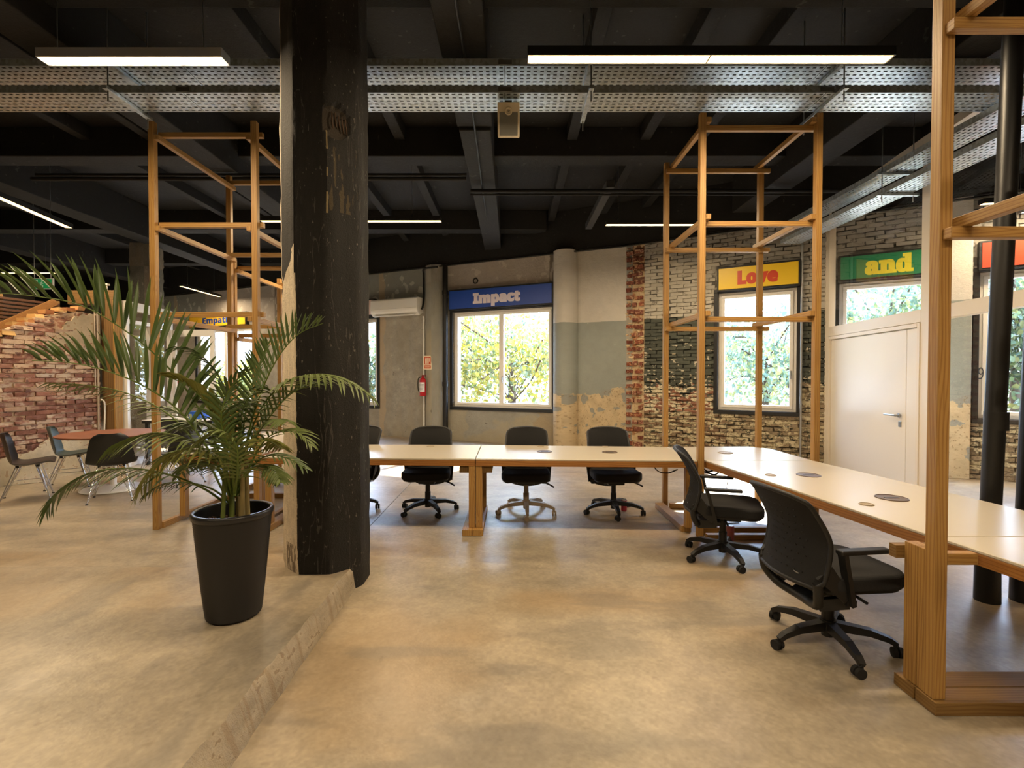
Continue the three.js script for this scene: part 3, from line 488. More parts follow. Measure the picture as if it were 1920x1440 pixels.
cableTray('lower perforated tray running back along the glass partition', [4.44, 3.60, -3.2], Math.PI / 2, 4.75, 2);
function trapeze(label, X, Z0, Z1, levels, rods, turned = false) {
  const t = thing('tray_hanger', label, 'hanger', [X, 0, 0]); const q = (a, y, Z) => (turned ? v3(a, y, -Z) : v3(0, y, -Z));
  for (const y of levels) part('strut', turned ? bx(-0.06, y - 0.03, -Z0 - 0.02, 0.42, y, -Z0 + 0.02, 0.003) : bx(-0.02, y - 0.03, -Z1, 0.02, y, -Z0, 0.003), zinc, t);
  for (const r of rods) part('threaded_rod', turned ? rod(v3(r, Math.min(...levels) - 0.1, -Z0), v3(r, CEIL, -Z0), 0.006, 6) : rod(v3(0, Math.min(...levels) - 0.12, -r), v3(0, CEIL, -r), 0.006, 6), steel, t);
}
trapeze('steel tray hanger right of centre, its end poking out below the trays', 0.67, 4.2, 4.78, [3.937, 4.167], [4.24, 4.74]);
trapeze('steel tray hanger ending at the top of the corner scaffold tower', 2.81, 4.2, 4.86, [3.937, 4.167], [4.24, 4.82]);
trapeze('steel tray hanger ending at the top of the left scaffold tower', -3.42, 4.2, 4.74, [3.937, 4.167], [4.24, 4.70]);
trapeze('steel hanger under the trays that run along the partition', 4.26, 5.75, 0, [3.597, 3.837], [0.0, 0.36], true);

// ---------------------------------------------------------------- linear lamps
const glowMat = std({ color: 0xfff2dc, emissive: new THREE.Color().setRGB(...LAMP.glow), roughness: 0.6 });
function linearLamp(label, a, b, wires, silver = false) { // a, b: [X, Z] ends of the axis, underside at 3.76 m
  const L = Math.hypot(b[0] - a[0], b[1] - a[1]), turn = Math.atan2(b[1] - a[1], b[0] - a[0]);
  const t = thing('pendant_lamp', label, 'lamp', [(a[0] + b[0]) / 2, 3.76, -(a[1] + b[1]) / 2], turn, 'linear pendant lamps'); const h = L / 2, m = silver ? std({ color: 0xc9ccd4, metalness: 0.6, roughness: 0.4 }) : blackFrame;
  part('housing', [bx(-h, 0.0, -0.055, h, 0.066, -0.047, 0.001), bx(-h, 0.0, 0.047, h, 0.066, 0.055, 0.001), bx(-h, 0.058, -0.05, h, 0.068, 0.05, 0.002), bx(-h, 0, -0.05, -h + 0.004, 0.066, 0.05, 0.001), bx(h - 0.004, 0, -0.05, h, 0.066, 0.05, 0.001)], m, t);
  const n = L > 1.9 ? 2 : 1; for (let k = 0; k < n; k++) part('lamp_diffuser', bx(-h + 0.006 + k * L / n, 0.004, -0.046, -h - 0.006 + (k + 1) * L / n, 0.012, 0.046, 0.002), glowMat, t);
  for (const w of wires) part('suspension_wire', [rod(v3(w, 0.066, 0), v3(w, CEIL - 3.76, 0), 0.003, 6), new THREE.CylinderGeometry(0.012, 0.012, 0.03, 8).translate(w, 0.08, 0), new THREE.CylinderGeometry(0.03, 0.03, 0.03, 10).translate(w, CEIL - 3.775, 0)], steel, t);
  const li = new THREE.RectAreaLight(LAMP.color, LAMP.power, L - 0.02, 0.09); li.position.set(0, 0.002, 0); li.rotation.x = -Math.PI / 2; t.add(li); li.name = 'lamp_light'; return t;
}
linearLamp('long black linear lamp hanging in front of the trays, upper right', [0.11, 3.59], [2.71, 3.59], [-0.85, 0.95]);
linearLamp('short silver-sided linear lamp hanging at the upper left', [-3.38, 3.61], [-2.06, 3.61], [-0.55, 0.5], true);
linearLamp('far linear lamp above the red brick strip, behind the corner tower', [1.41, 7.5], [2.98, 7.5], [-0.6, 0.6]);
linearLamp('long far linear lamp that passes behind the black column', [-3.69, 7.33], [-1.04, 7.33], [-0.9, 0.9]);
linearLamp('linear lamp slanting in from the left picture edge', [-6.27, 5.1], [-6.8, 7.66], [-0.8, 0.9]);
linearLamp('far left linear lamp lying across above the slatted panel', [-11.6, 10.99], [-10.09, 10.99], [-0.5, 0.55]);
linearLamp('small distant linear lamp seen through the left scaffold tower', [-8.39, 12.6], [-8.43, 14.34], [-0.6, 0.6]);
linearLamp('linear lamp in the glazed office behind the standpipes', [6.2, 6.6], [8.2, 6.1], [-0.6, 0.6]);
linearLamp('linear lamp overhead behind the camera on the right', [0.3, -0.2], [2.9, -0.2], [-0.9, 0.9]);
linearLamp('linear lamp overhead behind the camera on the left', [-4.2, -0.2], [-1.6, -0.2], [-0.9, 0.9]);

{ // loudspeaker under the trays
  const t = thing('loudspeaker', 'small cream box loudspeaker with grey grille hanging below the trays', 'loudspeaker', [-0.03, 3.905, -4.36]); const cream = std({ color: 0xd9cdb4, roughness: 0.45 });
  const b = new THREE.Group(); b.name = 'speaker_body'; b.rotation.x = 0.42; t.add(b);
  part('cabinet', bx(-0.098, -0.30, -0.10, 0.098, -0.02, 0.0, 0.008), cream, b); part('grille', bx(-0.08, -0.285, 0.0, 0.08, -0.10, 0.004, 0.002), std({ color: 0x77766f, roughness: 0.7, bumpMap: rep(grainTex, 40), bumpScale: 0.002 }), b);
  part('badge_ring', new THREE.TorusGeometry(0.026, 0.008, 8, 24).translate(0, -0.09, 0.006), cream, b); part('badge_disc', new THREE.CylinderGeometry(0.026, 0.026, 0.008, 20).rotateX(Math.PI / 2).translate(0, -0.09, 0.004), cream, b);
  part('badge_mark', new THREE.TorusGeometry(0.009, 0.003, 6, 3).translate(0, -0.09, 0.011), blackFrame, b);
  part('hanging_bracket', [bx(-0.03, -0.05, -0.06, 0.03, 0.02, -0.05, 0.002), tube([v3(0, 0.0, -0.05), v3(0.01, -0.03, -0.02), v3(-0.005, -0.06, -0.05)], 0.005, 10, 6)], blackFrame, t);
}

// ---------------------------------------------------------------- scaffold towers of square timber
function tower(label, X0, X1, Z0, Z1, H, levels, o = {}) { // Z0 near row of posts, Z1 far row; sides above or below the cross rails
  const t = thing('scaffold_tower', label, 'shelving frame', [0, 0, 0], 0); const p = 0.056, r = 0.048, up = o.sidesUp ? r : -r, m = woodMat;
  for (const [x, Z, h] of [[X0, Z0, H], [X1 - p, Z0, H], [X0, Z1 - p, H], [X1 - p, Z1 - p, H]]) part('post', bx(x, Z > Z0 ? o.footFar || 0 : 0, -Z - p, x + p, h, -Z, 0.004), m, t);
  for (const y of levels) {
    part('cross_rail', bx(X0 + p + 0.002, y, -Z0 - p - 0.046, X1 + 0.03, y + r, -Z0 - p - 0.001, 0.004).translate(o.rail || 0, 0, 0), m, t);
    part('cross_rail', bx(X0 + 0.01, y, -Z1 + p + 0.001, X1 + 0.05, y + r, -Z1 + p + 0.046, 0.004), m, t);
    part('side_rail', bx(X0 + p + 0.001, y + up, -Z1 + 0.01, X0 + p + 0.047, y + up + r, -Z0 + 0.0, 0.004), m, t);
    part('side_rail', bx(X1 - p - 0.047, y + up, -Z1 + 0.01, X1 - p - 0.001, y + up + r, -Z0 + 0.0, 0.004), m, t);
  }
  for (const b of o.base || []) part('base_beam', bx(b[0], 0.001, -b[3], b[2], b[4] ?? 0.075, -b[1], 0.004), b[5] ? woodDark : m, t);
  return t;
}
tower('tall pine scaffold tower standing round the corner desk on the right', 1.72, 2.84, 4.565, 5.68, 3.9, [2.0, 2.885, 3.765], { sidesUp: true, base: [[1.622, 4.725, 1.716, 5.60, 0.06], [1.78, 5.55, 2.78, 5.60, 0.06], [1.78, 4.64, 2.78, 4.70, 0.07], [1.78, 4.49, 2.70, 4.55, 0.05]] });
tower('tall pine scaffold tower on the left, behind the potted palm', -3.49, -2.45, 4.79, 6.14, 3.94, [2.07, 2.94, 3.81], { base: [[-3.47, 4.85, -3.42, 6.08, 0.06], [-3.43, 6.03, -2.51, 6.08, 0.06], [-2.51, 4.85, -2.46, 6.08, 0.06]] });
tower('lower pine scaffold tower standing directly behind the left one', -3.52, -2.45, 6.22, 7.5, 2.95, [1.98, 2.83], { base: [[-3.50, 6.28, -3.45, 7.44, 0.06]] });
{
  const t = tower('nearest pine scaffold tower rising at the right picture edge', 1.868, 3.42, 0.95, 2.232, 3.9, [2.09, 2.975], { sidesUp: true, footFar: 0.061 });
  part('desk_bracket', bx(1.926, 0.66, -2.225, 2.062, 0.712, -2.180, 0.004), woodMat, t);
}

// ---------------------------------------------------------------- desks
function desk(label, pts, legs, extras) {
  const t = thing('desk', label, 'desk', [0, 0, 0], 0);
  part('tabletop', polygonSlab(pts, 0.70, 0.715, 0.003), laminate, t);
  const c = pts.reduce((a, p) => [a[0] + p[0] / pts.length, a[1] + p[1] / pts.length], [0, 0]); const ins = (k) => pts.map(([x, z]) => { const d = Math.hypot(x - c[0], z - c[1]); return [x - (x - c[0]) * k / d, z - (z - c[1]) * k / d]; });
  part('edge_board', metreUV(polygonSlab(ins(0.002), 0.645, 0.6995, 0.002)), plyMat, t);
  for (const [x0, Z0, x1, Z1, top] of legs) part('leg', bx(x0, 0.061, -Z1, x1, top ?? 0.644, -Z0, 0.003), woodMat, t);
  for (const [x0, y0, Z0, x1, y1, Z1] of extras || []) part(y0 < 0.03 ? 'foot_beam' : 'apron', bx(x0, y0, -Z1, x1, y1, -Z0, 0.003), y0 < 0.03 && Z1 - Z0 > 0.5 ? woodMat : woodDark, t);
  return t;
}
function grommets(d, list) { for (const [X, Z, r, big] of list) { const g = part('grommet', [new THREE.CylinderGeometry(r, r, 0.004, 32).translate(X, 0.7155, -Z), new THREE.TorusGeometry(r, 0.004, 6, 32).rotateX(Math.PI / 2).translate(X, 0.717, -Z)], big ? std({ color: 0x5c4a3a, roughness: 0.4 }) : std({ color: 0x9b8d76, roughness: 0.5 }), d); if (big) part('grommet_slot', bx(X - r * 0.5, 0.7155, -Z - r * 0.12, X + r * 0.5, 0.7195, -Z + r * 0.12, 0.001), pipeBlack, g); } }
const dk1 = desk('white-topped desk partly hidden by the black column', [[-2.43, 4.77], [-0.349, 4.66], [-0.349, 5.595], [-2.43, 5.65]], [[-0.409, 4.665, -0.350, 4.73], [-0.409, 5.4, -0.350, 5.46], [-2.40, 4.80, -2.34, 4.87], [-2.40, 5.45, -2.34, 5.52]], [[-0.465, 0.002, 4.60, -0.370, 0.06, 5.50], [-0.50, 0.575, 4.70, -0.41, 0.643, 5.45], [-2.41, 0.002, 4.75, -2.32, 0.06, 5.55]]);
grommets(dk1, [[-0.90, 5.47, 0.04, false], [-1.78, 5.13, 0.08, true]]);
const dk2 = desk('white-topped desk in the middle with the Impact window behind it', [[-0.342, 4.66], [1.712, 4.575], [1.700, 5.44], [-0.342, 5.595]], [[-0.341, 4.665, -0.282, 4.73], [-0.341, 5.4, -0.282, 5.46], [1.640, 4.66, 1.700, 4.72]], [[-0.368, 0.002, 4.60, -0.272, 0.06, 5.50], [-0.280, 0.575, 4.70, -0.19, 0.643, 5.45]]);
grommets(dk2, [[0.335, 5.10, 0.075, true], [0.998, 5.055, 0.075, true], [0.314, 5.46, 0.035, false], [1.025, 5.44, 0.035, false]]);
const dk3 = desk('corner desk inside the right scaffold tower under the Love window', [[1.706, 5.44], [1.718, 4.63], [1.782, 4.63], [1.790, 4.562], [2.775, 4.562], [2.775, 5.32], [2.6, 5.47]], [[2.62, 4.72, 2.68, 4.78]], []);
grommets(dk3, [[2.166, 5.02, 0.07, false]]);
const dk4 = desk('long white-topped desk receding on the right with two round cable ports', [[1.792, 4.555], [2.064, 2.407], [3.035, 2.412], [2.778, 4.555]], [[1.872, 2.276, 1.932, 2.352, 0.713], [2.9, 2.45, 2.96, 2.52]], [[1.858, 0.002, 2.272, 3.0, 0.060, 2.39], [1.832, 0.628, 2.353, 2.058, 0.69, 2.398]]);
grommets(dk4, [[2.334, 3.89, 0.083, true], [2.43, 3.162, 0.088, true], [2.036, 3.89, 0.037, false], [2.157, 3.004, 0.037, false]]);
const dk5 = desk('nearest white-topped desk running out of the picture at the right edge', [[2.069, 2.400], [2.34, 0.42], [3.25, 0.42], [3.042, 2.405]], [[1.872, 2.234, 1.928, 2.274, 0.713], [2.9, 2.2, 2.96, 2.27], [2.38, 0.5, 2.44, 0.56], [3.1, 0.5, 3.16, 0.56]], [[1.862, 0.002, 2.155, 3.0, 0.060, 2.268]]);
const dk0 = desk('white-topped desk on the left running back inside the scaffold tower', [[-3.41, 5.0], [-2.53, 4.97], [-2.53, 6.9], [-3.41, 6.9]], [[-3.40, 5.05, -3.34, 5.11], [-2.60, 5.05, -2.54, 5.11], [-3.40, 6.75, -3.34, 6.81], [-2.60, 6.75, -2.54, 6.81]], [[-3.33, 0.575, 5.07, -2.61, 0.643, 5.12]]);
void dk0; void dk5;
{ // loose cables and drink cans under the desks
  const cables = [
    ['black cable looping below the desk edge left of the corner tower', [V(1.36, 0.64, 4.8), V(1.42, 0.57, 4.8), V(1.52, 0.55, 4.82), V(1.62, 0.58, 4.84)], 0.006],
    ['thick black cable bundle hanging under the corner of the desks', [V(1.83, 0.61, 4.74), V(1.88, 0.58, 4.73), V(1.98, 0.63, 4.70), V(1.94, 0.56, 4.70), V(1.83, 0.58, 4.76)], 0.008],
    ['thin cable dangling straight below the long desk', [V(2.07, 0.64, 4.75), V(2.07, 0.48, 4.75), V(2.06, 0.36, 4.76)], 0.004],
    ['black cable lying on the floor behind the corner post', [V(1.82, 0.007, 4.92), V(1.9, 0.007, 4.84), V(2.02, 0.007, 4.82), V(2.12, 0.007, 4.95), V(2.3, 0.007, 5.0)], 0.005]];
  for (const [label, pts, r] of cables) tag(part('power_cable', tube(pts, r, 30, 6), rubber, scene), label, 'cable').name = numbered('power_cable');
  const can = (label, X, Z, h, r, col) => { const t = thing('drink_can', label, 'can', [X, 0.001, -Z]); part('can_body', new THREE.LatheGeometry([[0.001, 0], [r * 0.8, 0], [r, 0.012], [r, h - 0.012], [r * 0.85, h]].map((a) => new THREE.Vector2(...a)), 20), std({ color: col, roughness: 0.35 }), t); part('can_lid', new THREE.CylinderGeometry(r * 0.84, r * 0.84, 0.004, 20).translate(0, h - 0.002, 0), steel, t); };
  can('pink-red drink can on the floor behind the chair base, under the middle desk', 1.24, 5.47, 0.12, 0.033, 0xc93a52);
  can('tall reddish can on the floor behind the right-hand chair column', 1.955, 4.42, 0.155, 0.033, 0xa85a58);
}

// ---------------------------------------------------------------- office chairs (local: facing +z, origin on the floor under the column)
function makeOfficeChair(label, baseMat = blackPlastic) {
  const t = thing('office_chair', label, 'chair', [0, 0, 0], 0, 'black office chairs at the desks');
  for (let k = 0; k < 5; k++) {
    const a = k * Math.PI * 2 / 5 + 0.845, c = Math.cos(a), s = Math.sin(a), q = (r, y) => v3(c * r, y, s * r);
    const leg = part('base_leg', [bar(q(0.02, 0.112), q(0.20, 0.105), 0.05, 0.05, 0.042, 0.036), bar(q(0.195, 0.105), q(0.285, 0.082), 0.042, 0.036, 0.034, 0.028), bar(q(0.28, 0.084), q(0.318, 0.062), 0.034, 0.03, 0.028, 0.024)], baseMat, t);
    const w = 0.6 + k * 1.3, d = v3(Math.cos(w), 0, Math.sin(w)), ctr = q(0.312, 0.027).addScaledVector(v3(-d.z, 0, d.x), 0.016), parts = [];
    for (const o of [-0.014, 0.014]) { const g = new THREE.CylinderGeometry(0.0265, 0.0265, 0.019, 18, 1).rotateZ(Math.PI / 2).rotateY(-Math.atan2(d.z, d.x)); parts.push(g.translate(ctr.x + d.x * o, ctr.y, ctr.z + d.z * o)); }
    parts.push(rod(q(0.312, 0.03), q(0.312, 0.07), 0.008), bar(ctr.clone().add(v3(0, 0.02, 0)), q(0.312, 0.055), 0.02, 0.018)); part('caster', parts, baseMat === blackPlastic ? rubber : tanPlastic, leg);
  }
  part('gas_lift', [new THREE.CylinderGeometry(0.032, 0.032, 0.17, 20).translate(0, 0.135, 0), new THREE.CylinderGeometry(0.026, 0.026, 0.17, 20).translate(0, 0.27, 0), new THREE.CylinderGeometry(0.042, 0.046, 0.055, 20).translate(0, 0.115, 0)], baseMat === blackPlastic ? pipeBlack : tanPlastic, t);
  part('mechanism', [bx(-0.09, 0.325, -0.15, 0.09, 0.385, 0.13, 0.012), bx(-0.15, 0.375, -0.12, 0.15, 0.395, 0.12, 0.006)], pipeBlack, t);
  part('lever', tube([v3(0.09, 0.355, 0.04), v3(0.17, 0.35, 0.04), v3(0.25, 0.325, 0.06), v3(0.30, 0.30, 0.08)], 0.009, 14), blackPlastic, t); part('lever', tube([v3(-0.09, 0.355, 0.0), v3(-0.18, 0.352, 0.0), v3(-0.25, 0.34, 0.01)], 0.008, 12), blackPlastic, t);
  const sh = new THREE.Shape(), sw = 0.225, sd = 0.235, r = 0.10; sh.moveTo(-sw + r, -sd); sh.lineTo(sw - r, -sd); sh.quadraticCurveTo(sw, -sd, sw, -sd + r); sh.lineTo(sw + 0.012, sd - r); sh.quadraticCurveTo(sw, sd, sw - r, sd); sh.lineTo(-sw + r, sd); sh.quadraticCurveTo(-sw, sd, -sw - 0.012, sd - r); sh.lineTo(-sw, -sd + r); sh.quadraticCurveTo(-sw, -sd, -sw + r, -sd);
  const slab = (depth, b, y, k) => { const g = new THREE.ExtrudeGeometry(sh, { depth, bevelEnabled: true, bevelSize: b, bevelThickness: b, bevelSegments: 4, curveSegments: 8 }).rotateX(Math.PI / 2).scale(k, 1, k); return g.translate(0, y, 0.03); };
  part('seat', slab(0.04, 0.022, 0.452, 1.0), seatCloth, t); part('seat_pan', slab(0.014, 0.006, 0.398, 0.99), blackPlastic, t);
  const zc = new THREE.CatmullRomCurve3([[0, -0.300], [0.22, -0.262], [0.45, -0.252], [0.72, -0.305], [1, -0.385]].map(([v, z]) => v3(z, v, 0)));
  const zAt = (v) => zc.getPoint(clamp(v, 0, 1)).x;
  const half = (v) => { let w = 0.242 - 0.004 * v - 0.03 * Math.max(0, v - 0.5); if (v > 0.86) w -= 0.058 * (1 - Math.sqrt(Math.max(0, 1 - ((v - 0.86) / 0.14) ** 2))); if (v < 0.08) w -= 0.03 * (1 - v / 0.08) ** 2; return w; };
  const face = (k) => (u, v) => { const x = (u * 2 - 1) * half(v) * k; return v3(x, 0.415 + v * 0.48 + (v > 0.9 ? -0.012 * (u * 2 - 1) ** 2 * (v - 0.9) / 0.1 : 0), zAt(v) + 0.055 * (x / 0.23) ** 2); };
  const back = part('backrest', shell(face(0.965), 16, 20, 0.014), meshCloth, t);
  const rimPts = []; for (let i = 0; i <= 14; i++) rimPts.push(face(1)(0, i / 14)); for (let i = 1; i < 8; i++) rimPts.push(face(1)(i / 8, 1)); for (let i = 14; i >= 0; i--) rimPts.push(face(1)(1, i / 14)); for (let i = 7; i > 0; i--) rimPts.push(face(1)(i / 8, 0));
  part('back_frame', new THREE.TubeGeometry(new THREE.CatmullRomCurve3(rimPts, true, 'catmullrom', 0.3), 120, 0.0125, 8, true), blackPlastic, back);
  const slots = []; for (let j = 0; j < 9; j++) for (let i = 0; i < 7; i++) { const p = face(1)(0.22 + i * 0.56 / 6 + (j % 2 ? 0.04 : 0), 0.12 + j * 0.085); slots.push(bx(-0.007, -0.002, -0.0025, 0.007, 0.002, 0.0025, 0).translate(p.x, p.y, p.z - 0.0075)); }
  part('perforations', slots, pipeBlack, back); part('maker_plate', bx(-0.03, -0.003, -0.001, 0.03, 0.003, 0.001, 0).translate(-0.1, 0.463, zAt(0.1) - 0.0075 + 0.055 * 0.19), steel, back);
  part('back_support', [tube([v3(-0.222, 0.44, -0.245), v3(-0.215, 0.37, -0.235), v3(-0.165, 0.305, -0.20), v3(0, 0.278, -0.165), v3(0.165, 0.305, -0.20), v3(0.215, 0.37, -0.235), v3(0.222, 0.44, -0.245)], 0.024, 40, 10), bar(v3(0, 0.285, -0.17), v3(0, 0.335, -0.06), 0.14, 0.03, 0.14, 0.04), bar(v3(-0.17, 0.31, -0.20), v3(-0.215, 0.335, -0.07), 0.03, 0.06, 0.034, 0.06), bar(v3(0.17, 0.31, -0.20), v3(0.215, 0.335, -0.07), 0.03, 0.06, 0.034, 0.06), bar(v3(-0.226, 0.50, -0.215), v3(-0.236, 0.36, -0.09), 0.02, 0.10, 0.02, 0.05), bar(v3(0.226, 0.50, -0.215), v3(0.236, 0.36, -0.09), 0.02, 0.10, 0.02, 0.05)], blackPlastic, t);
  for (const s of [-1, 1]) part('armrest', [bar(v3(s * 0.240, 0.33, -0.07), v3(s * 0.262, 0.605, -0.14), 0.045, 0.024, 0.05, 0.022), bar(v3(s * 0.10, 0.36, -0.06), v3(s * 0.245, 0.34, -0.07), 0.05, 0.03), bx(s * 0.262 - 0.026, 0.60, -0.165, s * 0.262 + 0.026, 0.626, 0.11, 0.009)], blackPlastic, t);
  return t;
}
const chairA = makeOfficeChair('nearest black mesh office chair, seen from behind at the right-hand desk'); chairA.position.set(1.765, 0, -2.75); chairA.rotation.y = 1.70;
const chairG = 'black office chairs at the desks';
copyOf(chairA, [1.735, 0, -4.06], 1.27, 'black office chair seen edge-on beside the corner scaffold tower', chairG, 0.587);
copyOf(chairA, [-0.93, 0, -5.46], 0.03, 'black office chair behind the desk, below the fire extinguisher', chairG, -0.198);
copyOf(chairA, [1.11, 0, -5.40], 0.06, 'black office chair behind the desk, with the pink can beside its base', chairG, 0.453);
copyOf(chairA, [-1.83, 0, -5.55], -0.3, 'black office chair mostly hidden by the right side of the column', chairG);
copyOf(chairA, [-3.05, 0, -7.0], 0.1, 'black office chair just visible left of the column behind the left desk', chairG);
{ const c = makeOfficeChair('black office chair with a greyish tan base below the Impact window', tanPlastic); c.position.set(0.155, 0, -5.40); c.rotation.y = -0.05; for (const k of c.children) if (k.name === 'base_leg') k.rotation.y = 0.598; }

// ---------------------------------------------------------------- moulded shell chairs, round table
const shellBlack = std({ color: 0x1a1c1d, roughness: 0.42 }), shellBrown = std({ color: 0x2c2321, roughness: 0.45 }), shellGrey = std({ color: 0x3d4a47, roughness: 0.4 });
function makeShellChair(label, mat) {
  const t = thing('shell_chair', label, 'chair', [0, 0, 0], 0, 'moulded shell chairs round the table');
  const cv = new THREE.CatmullRomCurve3([[0.235, 0.425], [0.20, 0.437], [0.08, 0.425], [-0.06, 0.415], [-0.15, 0.45], [-0.19, 0.55], [-0.215, 0.68], [-0.25, 0.815]].map(([z, y]) => v3(0, y, z)));
  const f = (u, v) => { const p = cv.getPoint(v), x = u * 2 - 1; let w = 0.228 + 0.01 * Math.sin(v * 3.1); if (v > 0.6) w -= 0.065 * ((v - 0.6) / 0.4) ** 1.5; const c = v > 0.93 ? 1 - 0.4 * ((v - 0.93) / 0.07) ** 2 : v < 0.05 ? 1 - 0.18 * ((0.05 - v) / 0.05) ** 2 : 1; const k = x * x; return v3(x * w * c, p.y + 0.035 * k * (1 - smooth(0.5, 0.7, v)), p.z + 0.06 * k * smooth(0.45, 0.7, v)); };
  part('seat_shell', shell(f, 16, 28, 0.008), mat, t);
  const ft = (x, z) => v3(x, 0.006, z), tp = (x, z) => v3(x, 0.415, z); 
  for (const [sx, sz] of [[1, 1], [-1, 1], [1, -1], [-1, -1]]) { const l = part('leg', [rod(ft(sx * 0.21, sz * 0.22 - 0.02), tp(sx * 0.13, sz * 0.10), 0.0065), rod(ft(sx * 0.21, sz * 0.22 - 0.02), tp(sx * 0.05, sz * 0.06), 0.0045)], chrome, t); part('glide', new THREE.CylinderGeometry(0.012, 0.016, 0.012, 10).translate(sx * 0.21, 0.006, sz * 0.22 - 0.02), rubber, l); }
  part('wire_bracing', [rod(v3(0.17, 0.21, 0.16 - 0.02), v3(0.17, 0.21, -0.2), 0.0045), rod(v3(-0.17, 0.21, 0.14), v3(-0.17, 0.21, -0.2), 0.0045), rod(v3(0.17, 0.21, 0.14), v3(-0.05, 0.415, 0.06), 0.0045), rod(v3(-0.17, 0.21, 0.14), v3(0.05, 0.415, 0.06), 0.0045), rod(v3(0.13, 0.41, 0.1), v3(-0.13, 0.41, 0.1), 0.006), rod(v3(0.13, 0.41, -0.1), v3(-0.13, 0.41, -0.1), 0.006)], chrome, t);
  part('shell_mounts', [0, 1, 2, 3].map((k) => new THREE.CylinderGeometry(0.016, 0.02, 0.025, 10).translate(k % 2 ? 0.12 : -0.12, 0.412, k > 1 ? 0.09 : -0.09)), rubber, t);
  return t;
}
const sg = 'moulded shell chairs round the table';
const e1 = makeShellChair('dark brown shell chair on wire legs at the left picture edge', shellBrown); e1.position.set(-5.88, 0, -6.02); e1.rotation.y = 2.25;
const e2 = makeShellChair('grey-green shell chair against the brick wall behind the round table', shellGrey); e2.position.set(-5.98, 0, -6.72); e2.rotation.y = 2.15;
const e3 = makeShellChair('black shell chair seen from behind in front of the round table', shellBlack); e3.position.set(-4.86, 0, -6.02); e3.rotation.y = Math.PI + 0.55;
copyOf(e3, [-4.62, 0, -6.85], -1.9, 'black shell chair right of the round table behind the palm fronds', sg);
copyOf(e3, [-5.35, 0, -7.55], 0.1, 'black shell chair on the far side of the round table', sg);
copyOf(e3, [-4.75, 0, -7.75], -0.6, 'black shell chair farthest back near the white glazed partition', sg);
{
  const t = thing('round_table', 'round table with a red-brown top on a white pedestal disc', 'table', [-5.28, 0, -6.55]);
  const topTex = tex(256, 256, (u, v, c) => { const n = fbm(u * 3, v * 40, 4); set3(c, 132 + 34 * (n - 0.5), 82 + 24 * (n - 0.5), 60 + 20 * (n - 0.5)); });
  part('tabletop', new THREE.LatheGeometry([[0.001, 0.715], [0.56, 0.715], [0.585, 0.724], [0.585, 0.736], [0.58, 0.74], [0.001, 0.74]].map((a) => new THREE.Vector2(...a)), 48), std({ map: topTex, roughness: 0.35 }), t);
  const w = std({ color: 0xe8e8e6, roughness: 0.3 }); part('pedestal', new THREE.LatheGeometry([[0.034, 0.03], [0.034, 0.68], [0.12, 0.714]].map((a) => new THREE.Vector2(...a)), 24), w, t);
  part('base_disc', new THREE.LatheGeometry([[0.001, 0.001], [0.355, 0.001], [0.36, 0.012], [0.33, 0.022], [0.06, 0.04], [0.034, 0.06]].map((a) => new THREE.Vector2(...a)), 48), w, t);
  const d = thing('side_table', 'black-topped work table behind the round table', 'table', [-5.55, 0, -8.6]); part('tabletop', bx(-0.62, 0.70, -0.35, 0.55, 0.745, 0.35, 0.004), blackFrame, d); part('top_edge', bx(-0.62, 0.745, -0.35, 0.55, 0.755, 0.35, 0.002), whiteFrame, d); for (const [x, z] of [[-0.56, 0.3], [0.49, 0.3], [-0.56, -0.3], [0.49, -0.3]]) part('leg', bx(x - 0.025, 0, z - 0.025, x + 0.025, 0.70, z + 0.025, 0.003), blackFrame, d);
  const b = thing('storage_crate', 'small blue plastic crate on the black-topped table', 'crate', [-5.38, 0.756, -8.52]); const blue = std({ color: 0x2d62c8, roughness: 0.45 });
  for (const [a, c, e, f, g2, h] of [[-0.1, 0, -0.13, 0.1, 0.012, 0.13], [-0.1, 0, -0.13, -0.09, 0.13, 0.13], [0.09, 0, -0.13, 0.1, 0.13, 0.13], [-0.1, 0, 0.12, 0.1, 0.13, 0.13], [-0.1, 0, -0.13, 0.1, 0.13, -0.12]]) part('crate_wall', bx(a, c, e, f, g2, h, 0.003), blue, b); part('crate_rim', [bx(-0.108, 0.12, 0.125, 0.108, 0.135, 0.138, 0.003), bx(-0.108, 0.12, -0.138, 0.108, 0.135, -0.125, 0.003)], blue, b);
}

